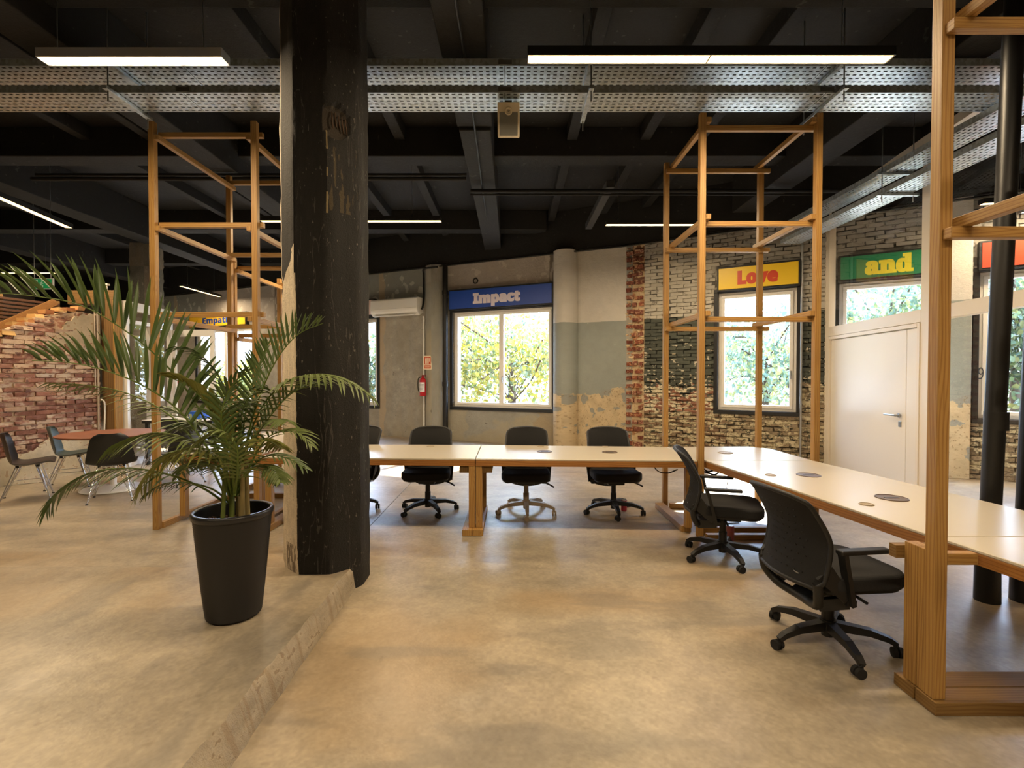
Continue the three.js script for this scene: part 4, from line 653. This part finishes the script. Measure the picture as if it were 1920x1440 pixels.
// ---------------------------------------------------------------- old brick wall on the left
{
  const A = [-6.85, 6.64], B = [-6.526, 7.858], len = Math.hypot(B[0] - A[0], B[1] - A[1]), ang = Math.atan2(B[1] - A[1], B[0] - A[0]);
  const w = struct('wall_left_brick', [A[0], 0, -A[1]], ang);                  // local x runs away from the camera along the wall, local z into the room
  const S0 = -2.6, tops = [[-2.6, 1.9], [0, 2.04], [0.12, 2.11], [0.30, 2.27], [0.46, 2.36], [0.80, 2.48], [1.0, 2.53], [1.26, 2.47]];
  const topAt = (s) => { for (let i = 1; i < tops.length; i++) if (s <= tops[i][0]) return lerp(tops[i - 1][1], tops[i][1], (s - tops[i - 1][0]) / (tops[i][0] - tops[i - 1][0])); return 2.47; };
  const leftTex = tex(1024, 1024, (u, v, c) => { const s = u * 2.6, h = v * 2.6, n = fbm(s * 4 + 50, h * 6, 5), m = fbm(s * 16, h * 26, 4), p = fbm(s * 3 + 9, h * 4 + 60, 5); set3(c, 146 + 60 * (n - 0.5) + 44 * (m - 0.5), 106 + 50 * (n - 0.5) + 44 * (m - 0.5), 92 + 44 * (n - 0.5) + 44 * (m - 0.5)); mix3(c, 198, 184, 162, 0.85 * smooth(0.44, 0.66, p + 0.6 * (m - 0.5) + 0.14 * smooth(1.0, 2.2, h))); if (fbm(s * 9 + 3, h * 14 + 8, 4) > 0.72) mix3(c, 92, 66, 60, 0.7); });
  const mats = [0, 0.31, 0.57, 0.83].map((o, i) => std({ map: rep(leftTex, 1 / 2.6, 1 / 2.6, o, 0), color: [0xffffff, 0xf4eae4, 0xe4d4ce, 0xfff6f0][i], roughness: 0.9, bumpMap: rep(grainTex, 2.5), bumpScale: 0.006 }));
  const mortar = std({ map: rep(leftTex, 1 / 2.6, 1 / 2.6, 0.2, 0.3), color: 0xf0e4d4, roughness: 0.95, bumpMap: rep(grainTex, 2), bumpScale: 0.008 });
  const core = new THREE.Shape([[S0, 0], [len, 0], [len, 2.40], ...tops.slice().reverse().map(([s, h]) => [Math.min(s, len), h - 0.05])].map((a) => new THREE.Vector2(...a)));
  part('wall_body', new THREE.ExtrudeGeometry(core, { depth: 0.28, bevelEnabled: false }).translate(0, 0, -0.292), mortar, w);
  const bricks = [], rest = [];
  for (let r = 0, h = 0.02; h < 2.5; r++, h += 0.066) for (let s = S0 + (r % 2) * 0.125; s < len - 0.02; s += 0.25) {
    const bw = Math.min(0.238, len - s); if (bw < 0.06 || h + 0.055 > topAt(s + bw / 2)) continue;
    if (s > 0.5 && h > 1.98 + 0.25 * (1.26 - s)) continue; if (h < 0.40 && s > -0.9) continue;
    bricks.push([s, h, bw]);
  }
  bricks.sort((a, b) => (b[0] > -0.25) - (a[0] > -0.25) || b[1] - a[1]);
  bricks.forEach(([s, h, bw], i) => { const g = brickGeo(s, h + rr(-0.004, 0.004), bw * rr(0.93, 1), 0.054, 0.06, 1.2).translate(0, 0, -0.022 + rr(-0.006, 0.008)); if (i < 300) part('brick', g, mats[Math.floor(rnd() * 4)], w); else rest.push(g); });
  if (rest.length) part('brickwork', merge(rest), mats[0], w).userData.kind = 'stuff';
  // ragged top course, plaster panels
  const plTop = tex(128, 128, (u, v, c) => { const n = fbm(u * 6, v * 6, 4); set3(c, 206 + 50 * (n - 0.5), 184 + 50 * (n - 0.5), 146 + 50 * (n - 0.5)); if (n > 0.58) mix3(c, 168, 110, 78, 0.6); });
  for (let s = -0.5; s < 1.0; s += 0.13) { const g = brickGeo(s, topAt(s + 0.06) - 0.035 + rr(-0.02, 0.03), rr(0.10, 0.16), 0.06, 0.16, 2).translate(0, 0, -0.06 + rr(-0.03, 0.02)); part('brick', g, std({ map: rep(plTop, 2), color: rnd() < 0.5 ? 0xe9d3ae : 0xd9b694, roughness: 0.9 }), w); }
  const panel = (pts, th, mat) => { const out = []; for (let i = 0; i < pts.length; i++) { const a = pts[i], b = pts[(i + 1) % pts.length], n = a[2] ? 14 : 1; for (let k = 0; k < n; k++) out.push(new THREE.Vector2(lerp(a[0], b[0], k / n) + (n > 1 ? rr(-0.018, 0.018) : 0), lerp(a[1], b[1], k / n) + (n > 1 ? rr(-0.018, 0.018) : 0))); } return new THREE.ExtrudeGeometry(new THREE.Shape(out), { depth: th, bevelEnabled: false }); };
  const plasterTex = tex(512, 512, (u, v, c) => { const n = fbm(u * 5, v * 5, 5), m = fbm(u * 26, v * 26, 3); set3(c, 190 + 40 * (n - 0.5) + 24 * (m - 0.5), 178 + 38 * (n - 0.5) + 24 * (m - 0.5), 152 + 34 * (n - 0.5) + 20 * (m - 0.5)); if (m > 0.72) mix3(c, 150, 120, 92, 0.5); });
  const plMat = std({ map: rep(plasterTex, 0.8), roughness: 0.9, bumpMap: rep(grainTex, 1.5), bumpScale: 0.004 });
  part('plaster_patch', panel([[-2.6, 0.0], [len, 0.0], [len, 0.62, 1], [0.55, 0.62, 1], [0.36, 0.44, 1], [-0.2, 0.36, 1], [-2.6, 0.32]], 0.028, plMat).translate(0, 0, -0.012), plMat, w);
  part('plaster_patch', panel([[0.60, 1.98, 1], [len, 1.92], [len, 2.46, 1], [1.0, 2.44, 1], [0.78, 2.28, 1]], 0.028, plMat).translate(0, 0, -0.012), std({ map: rep(plasterTex, 0.8, 0.8, 0.4, 0.4), color: 0xd8d2cc, roughness: 0.9 }), w);
  part('wall_conduit', [rod(v3(len - 0.05, 0.35, 0.03), v3(len - 0.05, 2.9, 0.03), 0.014), rod(v3(len - 0.09, 1.3, 0.03), v3(len - 0.09, 2.5, 0.03), 0.009)], std({ color: 0xa8998a, roughness: 0.6 }), w);
  part('wall_flex', tube([v3(len - 0.02, 1.12, 0.04), v3(len - 0.0, 1.10, 0.07), v3(len + 0.03, 0.95, 0.05), v3(len + 0.02, 0.55, 0.04)], 0.012, 20), whiteFrame, w);
  // timber slats over the broken edge
  const sp = thing('slatted_panel', 'brown horizontal timber slats above the broken brick wall', 'panel', [A[0], 0, -A[1]], ang);
  for (let k = 0; k < 13; k++) part('slat', bx(-2.4, 1.92 + k * 0.054, -0.36, 0.93, 1.952 + k * 0.054, -0.33, 0.003), std({ map: woodMat.map, color: 0x5e4836, roughness: 0.7 }), sp);
  for (const x of [-1.2, 0.2, 0.9]) part('batten', bx(x, 1.88, -0.40, x + 0.05, 2.64, -0.362, 0.003), woodDark, sp); part('diagonal_board', bar(v3(-0.1, 2.0, -0.31), v3(0.86, 2.62, -0.31), 0.02, 0.10), std({ map: woodMat.map, color: 0xa89878, roughness: 0.65 }), sp);
  const pf = thing('timber_portal', 'yellow timber post and board closing the end of the brick wall', 'post', [0, 0, 0]); const yel = std({ map: rep(woodTex, 1, 0.3), color: 0x928b76, roughness: 0.65 });
  part('post', bx(-6.535, 0, -8.06, -6.345, 2.70, -7.905, 0.004), yel, pf); part('top_board', bx(-7.1, 2.63, -8.05, -6.33, 2.86, -7.93, 0.02), yel, pf); part('side_board', bx(-6.344, 0, -8.06, -6.325, 2.70, -7.90, 0.003), std({ map: yel.map, color: 0xd9cf9c, roughness: 0.6 }), pf);
  part('post_cap', [new THREE.CylinderGeometry(0.02, 0.02, 0.1, 10).translate(-6.5, 2.9, -7.97), bx(-6.54, 2.94, -8.0, -6.46, 2.97, -7.94, 0.004)], creamFrame, pf);
}
{ // white glazed partition beyond it, and an opened door leaf
  const a = [-6.31, 8.08], b = [-6.5, 9.46], L = Math.hypot(b[0] - a[0], b[1] - a[1]), ang = Math.atan2(b[1] - a[1], b[0] - a[0]);
  const g = struct('wall_glazed', [a[0], 0, -a[1]], ang), P = (n, x0, y0, x1, y1, z = 0.04) => part(n, bx(x0, y0, -z, x1, y1, z, 0.004), whiteFrame, g);
  P('partition_post', 0, 0, 0.07, 2.72); P('partition_post', L - 0.07, 0, L, 2.72); P('top_rail', 0.07, 2.58, L - 0.07, 2.72, 0.05); P('transom', 0.07, 2.36, L - 0.07, 2.42); P('bottom_rail', 0.07, 0, L - 0.07, 0.10); P('partition_post', 0.66, 0.1, 0.70, 2.36);
  part('pane', new THREE.PlaneGeometry(0.59, 2.26).translate(0.365, 1.23, 0), glass, g); part('pane', new THREE.PlaneGeometry(L - 0.77, 2.26).translate((0.70 + L - 0.07) / 2, 1.23, 0), glass, g); part('pane', new THREE.PlaneGeometry(L - 0.14, 0.16).translate(L / 2, 2.5, 0), glass, g);
  const d = struct('door_2', [b[0] + 0.02, 0, -b[1]], -0.12), D = (n, x0, y0, x1, y1) => part(n, bx(x0, y0, -0.025, x1, y1, 0.025, 0.004), whiteFrame, d);
  D('door_frame', 0, 0, 0.09, 2.36); D('door_frame', 0.80, 0, 0.89, 2.36); D('door_frame', 0.09, 2.24, 0.80, 2.36); D('door_frame', 0.09, 0, 0.80, 0.14); part('pane', new THREE.PlaneGeometry(0.71, 2.1).translate(0.445, 1.19, 0), glass, d);
  part('door_handle', [rod(v3(0.84, 1.02, 0.03), v3(0.84, 1.02, 0.07), 0.01), rod(v3(0.84, 1.02, 0.065), v3(0.72, 1.02, 0.065), 0.01)], steel, d);
  const c = struct('pillar', [-7.85, 0, -10.7]), cg = new THREE.BoxGeometry(0.42, 4.3, 0.42, 8, 70, 8).translate(0, 2.15, 0), p = cg.attributes.position;
  for (let i = 0; i < p.count; i++) { const n = 0.05 * (fbm(p.getX(i) * 9 + p.getZ(i) * 7 + 30, p.getY(i) * 9, 3) - 0.5); p.setXYZ(i, p.getX(i) * (1 + n * 4), p.getY(i), p.getZ(i) * (1 + n * 4)); }
  const rg = mergeVertices(cg.deleteAttribute('normal')); rg.computeVertexNormals(); metreUV(rg); part('column_shaft', rg, std({ map: rep(wall1Tex, 0.25, 0.25, 0.35, 0.05), color: 0xf4eee6, roughness: 0.95, bumpMap: rep(grainTex, 2), bumpScale: 0.02 }), c);
  const e = thing('exit_sign', 'green emergency exit sign hanging beyond the palm tip on the far left', 'sign', [-8.5, 3.06, -9.0]);
  part('sign_body', bx(-0.2, 0, -0.03, 0.2, 0.2, 0.0, 0.006), whiteFrame, e); part('sign_face', new THREE.PlaneGeometry(0.36, 0.17).translate(0, 0.1, 0.003), std({ map: print(256, 128, (x) => { x.fillStyle = '#1f9a55'; x.fillRect(0, 0, 256, 128); x.fillStyle = '#eefaf0'; x.fillRect(24, 16, 52, 96); x.beginPath(); x.arc(128, 30, 12, 0, 7); x.fill(); x.lineWidth = 13; x.strokeStyle = '#eefaf0'; x.beginPath(); x.moveTo(126, 44); x.lineTo(116, 78); x.lineTo(92, 100); x.moveTo(116, 78); x.lineTo(140, 92); x.lineTo(138, 116); x.moveTo(124, 50); x.lineTo(148, 64); x.moveTo(124, 50); x.lineTo(100, 58); x.stroke(); x.beginPath(); x.moveTo(176, 64); x.lineTo(232, 64); x.moveTo(212, 44); x.lineTo(232, 64); x.lineTo(212, 84); x.stroke(); }), emissive: 0x1c6a40, emissiveIntensity: 0.4, roughness: 0.5 }), e);
  part('hanging_rod', [rod(v3(-0.15, 0.2, -0.015), v3(-0.15, CEIL - 3.06, -0.015), 0.006, 6), rod(v3(0.15, 0.2, -0.015), v3(0.15, CEIL - 3.06, -0.015), 0.006, 6)], steel, e);
}

// ---------------------------------------------------------------- potted palm
{
  const PX = -1.57, PZ = 2.78, base = 0.15;
  const t = thing('potted_palm', 'large feathery palm in a tall ribbed black planter on the platform', 'plant', [PX, base, -PZ]);
  const prof = [[0.001, 0.004], [0.128, 0.004], [0.14, 0.012]]; const NR = 40; for (let k = 0; k <= NR; k++) { const f = k / NR, r = lerp(0.141, 0.196, Math.pow(f, 0.9)), y = 0.014 + f * 0.548; prof.push([r - 0.003, y], [r + 0.0022, y + 0.548 / NR * 0.5]); }
  prof.push([0.197, 0.566]);
  const planter = part('planter', new THREE.LatheGeometry(prof.map((a) => new THREE.Vector2(...a)), 64), std({ color: 0x1d1c1d, roughness: 0.5 }), t);
  part('planter_rim', new THREE.LatheGeometry([[0.196, 0.562], [0.206, 0.570], [0.208, 0.590], [0.202, 0.600], [0.190, 0.600], [0.186, 0.590], [0.180, 0.50], [0.176, 0.44]].map((a) => new THREE.Vector2(...a)), 64), std({ color: 0x222225, roughness: 0.32 }), planter);
  const soil = new THREE.CircleGeometry(0.178, 48, 0).rotateX(-Math.PI / 2).translate(0, 0.52, 0); const chips = []; for (let k = 0; k < 260; k++) { const a = rr(0, 6.28), q = Math.sqrt(rnd()) * 0.165; const g = new THREE.BoxGeometry(rr(0.008, 0.03), rr(0.003, 0.01), rr(0.006, 0.016)).rotateY(rr(0, 6)).rotateZ(rr(-0.5, 0.5)); chips.push(g.translate(Math.cos(a) * q, 0.523 + rr(0, 0.012), Math.sin(a) * q)); }
  part('soil', soil, std({ color: 0x1c130d, roughness: 1 }), t); part('bark_chips', merge(chips), std({ color: 0x3a2418, roughness: 0.95 }), t).userData.kind = 'stuff';
  // world point from picture-like angles: x and height at a chosen depth, kept relative to the pot
  const leafMats = [[0.078, 0.125, 0.034], [0.125, 0.165, 0.042], [0.060, 0.100, 0.030], [0.200, 0.205, 0.045]].map((c) => new THREE.MeshPhysicalMaterial({ color: new THREE.Color().setRGB(...c), roughness: 0.45, side: THREE.DoubleSide }));
  const stemMat = std({ color: 0x6d7a3a, roughness: 0.55 }), caneMat = std({ color: 0x8a7a4e, roughness: 0.7 }), rachisMat = std({ color: 0x5c6f2a, roughness: 0.5 });
  const W = (px, py, Z) => { const c = Math.cos(camera.rotation.x), s = -Math.sin(camera.rotation.x), u = (px - 960) / FOCAL, v = (720 - py) / FOCAL, k = Z / (c + v * s); return v3(u * k - PX, 1.5 + (v * c - s) * k - base, -Z + PZ); };
  let single = 0; const loose = [];
  function leaflet(root, dir, up, L, wd, droop) {
    const P = [], I = [], n = 5; const side = dir.clone().cross(up).normalize();
    for (let k = 0; k <= n; k++) { const f = k / n, c = root.clone().addScaledVector(dir, L * f).add(v3(0, -droop * L * f * f, 0)), w = wd * Math.max(0.04, Math.sin(Math.PI * Math.min(0.97, 0.16 + f * 0.84)) ** 0.8) * (f > 0.97 ? 0.1 : 1), fold = w * 0.35; const N = up.clone(); for (const [a, b] of [[-1, 1], [0, 0], [1, 1]]) { const q = c.clone().addScaledVector(side, a * w / 2).addScaledVector(N, b * fold); P.push(q.x, q.y, q.z); } }
    for (let k = 0; k < n; k++) for (let j = 0; j < 2; j++) { const a = k * 3 + j; I.push(a, a + 1, a + 4, a, a + 4, a + 3); }
    const g = new THREE.BufferGeometry(); g.setAttribute('position', new THREE.Float32BufferAttribute(P, 3)); g.setAttribute('uv', new THREE.Float32BufferAttribute(new Float32Array(P.length / 3 * 2), 2)); g.setIndex(I); g.computeVertexNormals(); return g;
  }
  // pts: [px, py, depth] along the midrib, o: n pairs, len, up (V shape), droop, from (share of bare stalk)
  function frond(pts, o) {
    const cv = new THREE.CatmullRomCurve3(pts.map((p) => W(...p)), false, 'centripetal'), f = new THREE.Group(); f.name = 'frond'; t.add(f);
    const seg = 40, tg = new THREE.TubeGeometry(cv, seg, 1, 6), p = tg.attributes.position; for (let i = 0; i <= seg; i++) { const c = cv.getPointAt(i / seg), r = lerp(0.0065, 0.0018, i / seg); for (let j = 0; j <= 6; j++) { const k = i * 7 + j; p.setXYZ(k, c.x + (p.getX(k) - c.x) * r, c.y + (p.getY(k) - c.y) * r, c.z + (p.getZ(k) - c.z) * r); } }
    part('midrib', tg, rachisMat, f); const mat = leafMats[o.mat ?? Math.floor(rnd() * 3)];
    for (let k = 0; k < o.n; k++) for (const s of [-1, 1]) {
      const a = lerp(o.from, 0.985, (k + rr(-0.2, 0.2) + 0.5) / o.n), c = cv.getPointAt(clamp(a, 0, 1)), T = cv.getTangentAt(clamp(a, 0, 1)); const Y = v3(0, 1, 0), S = T.clone().cross(o.axis || Y).normalize(), U = S.clone().cross(T).normalize();
      const env = Math.sin(Math.PI * clamp(0.18 + 0.80 * (a - o.from) / (1 - o.from), 0, 1)) ** 0.6, fwd = lerp(0.45, 1.15, (a - o.from) / (1 - o.from));
      const d = T.clone().multiplyScalar(fwd).addScaledVector(S, s * (o.side ?? 0.8)).addScaledVector(U, o.up ?? 0.3).add(v3(rr(-0.08, 0.08), rr(-0.08, 0.08), rr(-0.08, 0.08))).normalize();
      const g = leaflet(c, d, U.clone().addScaledVector(S, -s * 0.4).normalize(), o.len * env * rr(0.9, 1.08), o.w ?? 0.021, o.droop ?? 0.15);
      if (o.big && single < 296) { single++; part('leaflet', g, mat, f); } else loose.push([g, mat]);
    }
  }
  const D = PZ;
  frond([[437, 935, D], [415, 860, D], [372, 765, D - 0.05], [310, 683, D - 0.12], [232, 618, D - 0.2], [150, 572, D - 0.26], [70, 556, D - 0.32], [-20, 548, D - 0.36]], { n: 22, len: 0.37, w: 0.026, up: 0.95, side: 0.34, droop: 0.12, from: 0.34, mat: 0, big: true });
  frond([[430, 930, D - 0.05], [395, 850, D - 0.1], [330, 765, D - 0.2], [262, 720, D - 0.28], [195, 694, D - 0.33], [130, 680, D - 0.36], [60, 676, D - 0.4]], { n: 20, len: 0.27, w: 0.024, up: 0.95, side: 0.35, droop: 0.08, from: 0.36, mat: 0, big: true });
  frond([[440, 930, D + 0.05], [455, 860, D + 0.1], [490, 765, D + 0.02], [540, 715, D - 0.1], [600, 702, D - 0.2], [655, 716, D - 0.26], [706, 752, D - 0.28]], { n: 26, len: 0.19, w: 0.018, up: -0.1, side: 0.8, droop: 0.35, from: 0.30, mat: 1, big: true });
  frond([[448, 925, D + 0.02], [462, 830, D], [490, 735, D - 0.08], [525, 665, D - 0.14], [562, 625, D - 0.18], [606, 606, D - 0.2]], { n: 24, len: 0.20, w: 0.014, up: 0.85, side: 0.4, droop: 0.02, from: 0.34, mat: 0, big: true });
  frond([[425, 945, D], [380, 915, D - 0.1], [310, 888, D - 0.2], [235, 878, D - 0.28], [165, 888, D - 0.34], [112, 920, D - 0.38], [84, 962, D - 0.4]], { n: 26, len: 0.20, w: 0.015, up: -0.15, side: 0.75, droop: 0.3, from: 0.34, mat: 0, big: true });
  frond([[432, 930, D - 0.02], [405, 870, D - 0.1], [355, 825, D - 0.22], [295, 812, D - 0.3], [245, 822, D - 0.35], [208, 838, D - 0.38]], { n: 24, len: 0.24, w: 0.017, up: -0.1, side: 0.75, droop: 0.4, from: 0.28, mat: 1, big: true });
  frond([[438, 930, D + 0.02], [442, 850, D + 0.04], [428, 750, D], [400, 690, D - 0.05], [360, 655, D - 0.1], [316, 650, D - 0.14]], { n: 20, len: 0.17, w: 0.014, up: -0.2, side: 0.7, droop: 0.3, from: 0.36, mat: 2 });
  frond([[430, 930, D], [420, 840, D - 0.1], [392, 765, D - 0.2], [350, 722, D - 0.28], [306, 704, D - 0.32]], { n: 16, len: 0.16, w: 0.034, up: 0.25, side: 0.22, droop: 0.25, from: 0.38, mat: 3 });
  frond([[425, 935, D + 0.1], [380, 850, D + 0.2], [320, 780, D + 0.22], [240, 738, D + 0.2], [160, 722, D + 0.18], [84, 718, D + 0.16]], { n: 22, len: 0.20, w: 0.014, up: -0.15, side: 0.8, droop: 0.35, from: 0.36, mat: 1 });
  frond([[430, 942, D + 0.05], [400, 918, D + 0.05], [350, 905, D + 0.02], [305, 908, D], [268, 930, D - 0.02]], { n: 14, len: 0.11, w: 0.014, up: -0.1, side: 0.8, droop: 0.4, from: 0.35, mat: 2 });
  frond([[435, 930, D - 0.05], [420, 880, D - 0.15], [380, 840, D - 0.25], [330, 846, D - 0.3], [285, 880, D - 0.32], [262, 915, D - 0.33]], { n: 18, len: 0.19, w: 0.016, up: -0.15, side: 0.7, droop: 0.55, from: 0.28, mat: 3 });
  frond([[445, 930, D + 0.05], [452, 850, D + 0.08], [462, 765, D + 0.1], [480, 700, D + 0.06], [505, 640, D + 0.02]], { n: 20, len: 0.20, w: 0.015, up: 0.5, side: 0.6, droop: 0.15, from: 0.30, mat: 0 });
  frond([[450, 930, D], [475, 860, D - 0.05], [510, 815, D - 0.1], [560, 812, D - 0.14], [585, 838, D - 0.16]], { n: 16, len: 0.15, w: 0.013, up: 0.2, side: 0.7, droop: 0.3, from: 0.36, mat: 1 });
  frond([[440, 925, D - 0.08], [432, 850, D - 0.16], [415, 790, D - 0.22], [430, 730, D - 0.24], [470, 690, D - 0.24]], { n: 20, len: 0.18, w: 0.017, up: 0.2, side: 0.7, droop: 0.25, from: 0.25, mat: 0 });
  frond([[436, 925, D + 0.12], [405, 845, D + 0.25], [360, 790, D + 0.3], [310, 765, D + 0.3], [268, 770, D + 0.28]], { n: 18, len: 0.18, w: 0.015, up: 0.1, side: 0.8, droop: 0.3, from: 0.3, mat: 2 });
  frond([[448, 925, D + 0.1], [470, 840, D + 0.18], [515, 770, D + 0.22], [560, 730, D + 0.18], [600, 724, D + 0.16]], { n: 18, len: 0.18, w: 0.015, up: 0.4, side: 0.6, droop: 0.2, from: 0.3, mat: 2 });
  frond([[440, 925, D - 0.12], [446, 870, D - 0.25], [440, 830, D - 0.3], [410, 810, D - 0.34], [372, 830, D - 0.36]], { n: 18, len: 0.20, w: 0.018, up: 0.1, side: 0.8, droop: 0.5, from: 0.2, mat: 1 });
  frond([[450, 925, D + 0.02], [470, 880, D + 0.02], [500, 855, D], [540, 860, D - 0.02], [575, 880, D - 0.04]], { n: 14, len: 0.13, w: 0.012, up: 0.1, side: 0.7, droop: 0.3, from: 0.3, mat: 0 });
  for (const [a, b, c, d, m, l] of [[[405, 870], [372, 845], [338, 846], [310, 866], 1, 0.17], [[425, 850], [398, 805], [362, 792], [330, 806], 2, 0.19], [[455, 860], [478, 815], [508, 790], [540, 790], 1, 0.16], [[445, 850], [450, 790], [466, 745], [492, 720], 0, 0.17], [[432, 840], [420, 775], [398, 735], [366, 716], 0, 0.17], [[462, 885], [492, 872], [516, 884], [528, 905], 1, 0.13], [[448, 875], [470, 830], [502, 826], [530, 842], 3, 0.15], [[418, 890], [384, 870], [350, 876], [330, 900], 0, 0.15]])
    frond([[440, 930, D + rr(-0.1, 0.1)], [...a, D + rr(-0.15, 0.15)], [...b, D + rr(-0.25, 0.2)], [...c, D + rr(-0.3, 0.25)], [...d, D + rr(-0.3, 0.25)]], { n: 20, len: l, w: 0.015, up: 0.05, side: 0.75, droop: 0.4, from: 0.26, mat: m });
  leafMats.forEach((m) => { const l = loose.filter((x) => x[1] === m).map((x) => x[0]); if (l.length) part('small_leaflets', merge(l), m, t).userData.kind = 'stuff'; });
  for (const [px, py, Z, r, m] of [[437, 760, D, 0.014, 0], [450, 790, D + 0.03, 0.012, 0], [428, 800, D - 0.05, 0.011, 0], [462, 830, D - 0.02, 0.013, 1], [420, 850, D + 0.06, 0.010, 0], [444, 830, D + 0.08, 0.012, 1], [455, 870, D - 0.08, 0.015, 1]]) {
    const a = W(lerp(440, px, 2.0), 968, PZ + (Z - PZ) * 1.2), b = W(px, py, Z); a.y = 0.5; { const q = Math.hypot(a.x, a.z), f = Math.min(1, 0.09 / q); a.x *= f; a.z *= f; } part('cane', new THREE.CylinderGeometry(r * 0.55, r * 1.15, a.distanceTo(b), 10).applyQuaternion(new THREE.Quaternion().setFromUnitVectors(v3(0, 1, 0), b.clone().sub(a).normalize())).translate((a.x + b.x) / 2, (a.y + b.y) / 2, (a.z + b.z) / 2), m ? caneMat : stemMat, t);
  }
}

// ---------------------------------------------------------------- street and trees outside
{
  const st = struct('street'); part('pavement', metreUV(bx(-60, -0.9, -70, 60, -0.7, -8.5, 0, false)), std({ map: rep(floorTex, 1 / 8), color: 0xc8c8c4, roughness: 0.9 }), st);
  const leafG = (() => { const g = new THREE.BufferGeometry(); g.setAttribute('position', new THREE.Float32BufferAttribute([0, 0, 0, -0.35, 0.35, 0.06, 0, 0.4, -0.04, 0.35, 0.35, 0.06, -0.22, 0.75, 0.03, 0.22, 0.75, 0.03, 0, 1, -0.1, 0, 0.75, -0.05], 3)); g.setAttribute('uv', new THREE.Float32BufferAttribute(new Float32Array(16), 2)); g.setIndex([0, 2, 1, 0, 3, 2, 1, 2, 7, 1, 7, 4, 2, 3, 5, 2, 5, 7, 4, 7, 6, 7, 5, 6]); g.computeVertexNormals(); return g; })();
  const leafM = new THREE.MeshPhysicalMaterial({ color: 0xffffff, roughness: 0.8, transmission: 0.5, thickness: 0, side: THREE.DoubleSide }), bark = std({ color: 0x5a4c40, roughness: 0.95 });
  const pal = { yellow: [[0.42, 0.34, 0.03], [0.38, 0.37, 0.06], [0.24, 0.30, 0.07], [0.48, 0.39, 0.08], [0.17, 0.22, 0.10]], green: [[0.10, 0.15, 0.06], [0.14, 0.18, 0.06], [0.07, 0.12, 0.07], [0.20, 0.19, 0.05]], pale: [[0.24, 0.33, 0.20], [0.20, 0.30, 0.23], [0.34, 0.36, 0.14], [0.16, 0.24, 0.19], [0.42, 0.40, 0.16]] };
  function tree(label, X, Z, cy, rx, ry, n, size, palette) {
    const t = thing('street_tree', label, 'tree', [X, -0.7, -Z], 0, undefined); const H = cy + 0.7, c = pal[palette];
    part('trunk', new THREE.CylinderGeometry(0.09, 0.17, H, 10).translate(0, H / 2, 0), bark, t);
    const tips = []; for (let k = 0; k < 16; k++) { const a = k * 2.4 + rr(-0.4, 0.4), e = rr(-0.5, 0.9), q = v3(Math.cos(a) * rx * rr(0.6, 0.95), H + e * ry * 0.8, Math.sin(a) * rx * 0.8 * rr(0.5, 0.95)), b = v3(0, H * rr(0.45, 0.95), 0), m = b.clone().lerp(q, 0.5).add(v3(rr(-0.2, 0.2), rr(0, 0.3), rr(-0.2, 0.2))); part('branch', new THREE.TubeGeometry(new THREE.CatmullRomCurve3([b, m, q]), 10, 0.022, 5), bark, t); tips.push(q, m, b.clone().lerp(q, 0.75)); }
    const im = new THREE.InstancedMesh(leafG, leafM, n), M = new THREE.Matrix4(), Q = new THREE.Quaternion(), E = new THREE.Euler(), col = new THREE.Color(); im.name = 'foliage'; im.userData.kind = 'stuff'; const shade = palette === 'pale' ? 1.15 : 0.95;
    for (let k = 0; k < n; k++) { let p; if (rnd() < 0.55) { const q = tips[Math.floor(rnd() * tips.length)]; p = v3(q.x + rr(-0.5, 0.5), q.y + rr(-0.45, 0.45), q.z + rr(-0.5, 0.5)); } else { do { p = v3(rr(-1, 1), rr(-1, 1), rr(-1, 1)); } while (p.length() > 1); p.set(p.x * rx, p.y * ry + H, p.z * rx * 0.8); } const s = size * rr(0.7, 1.3); im.setMatrixAt(k, M.compose(p, Q.setFromEuler(E.set(rr(0, 6.3), rr(0, 6.3), rr(0, 6.3))), v3(s, s, s))); const [r, g, b] = c[Math.floor(rnd() * c.length)], l = rr(0.8, 1.15); im.setColorAt(k, col.setRGB(r * l * shade, g * l * shade, b * l * shade)); }
    t.add(im);
  }
  tree('yellow-leaved tree filling the Impact window', 0.0, 14.6, 1.9, 2.9, 2.1, 6200, 0.14, 'yellow');
  tree('second yellow tree at the left side of the Impact window', -2.2, 16.2, 2.3, 2.0, 2.2, 3800, 0.15, 'yellow');
  tree('taller green tree standing behind the yellow one outside the Impact window', 1.6, 20, 3.0, 3.6, 2.8, 4200, 0.2, 'pale');
  tree('pale green tree outside the Love window', 6.6, 13.0, 2.0, 2.0, 2.2, 7000, 0.125, 'pale');
  tree('mixed green tree outside the window above the white door', 9.4, 12.2, 2.3, 1.9, 2.4, 8500, 0.13, 'pale');
  tree('green tree outside the window of the glazed office', 12.2, 12.0, 2.2, 2.0, 2.4, 7500, 0.14, 'green');
  tree('bright yellow tree outside the Empathy window', -11.2, 20.5, 0.7, 1.5, 1.5, 4600, 0.16, 'yellow');
  tree('green tree outside the window hidden by the column', -5.2, 18, 1.4, 1.8, 1.9, 3600, 0.16, 'green');
}

scene.traverse((m) => { if (m.isMesh) { m.castShadow = true; m.receiveShadow = true; } });
renderer.render(scene, camera);
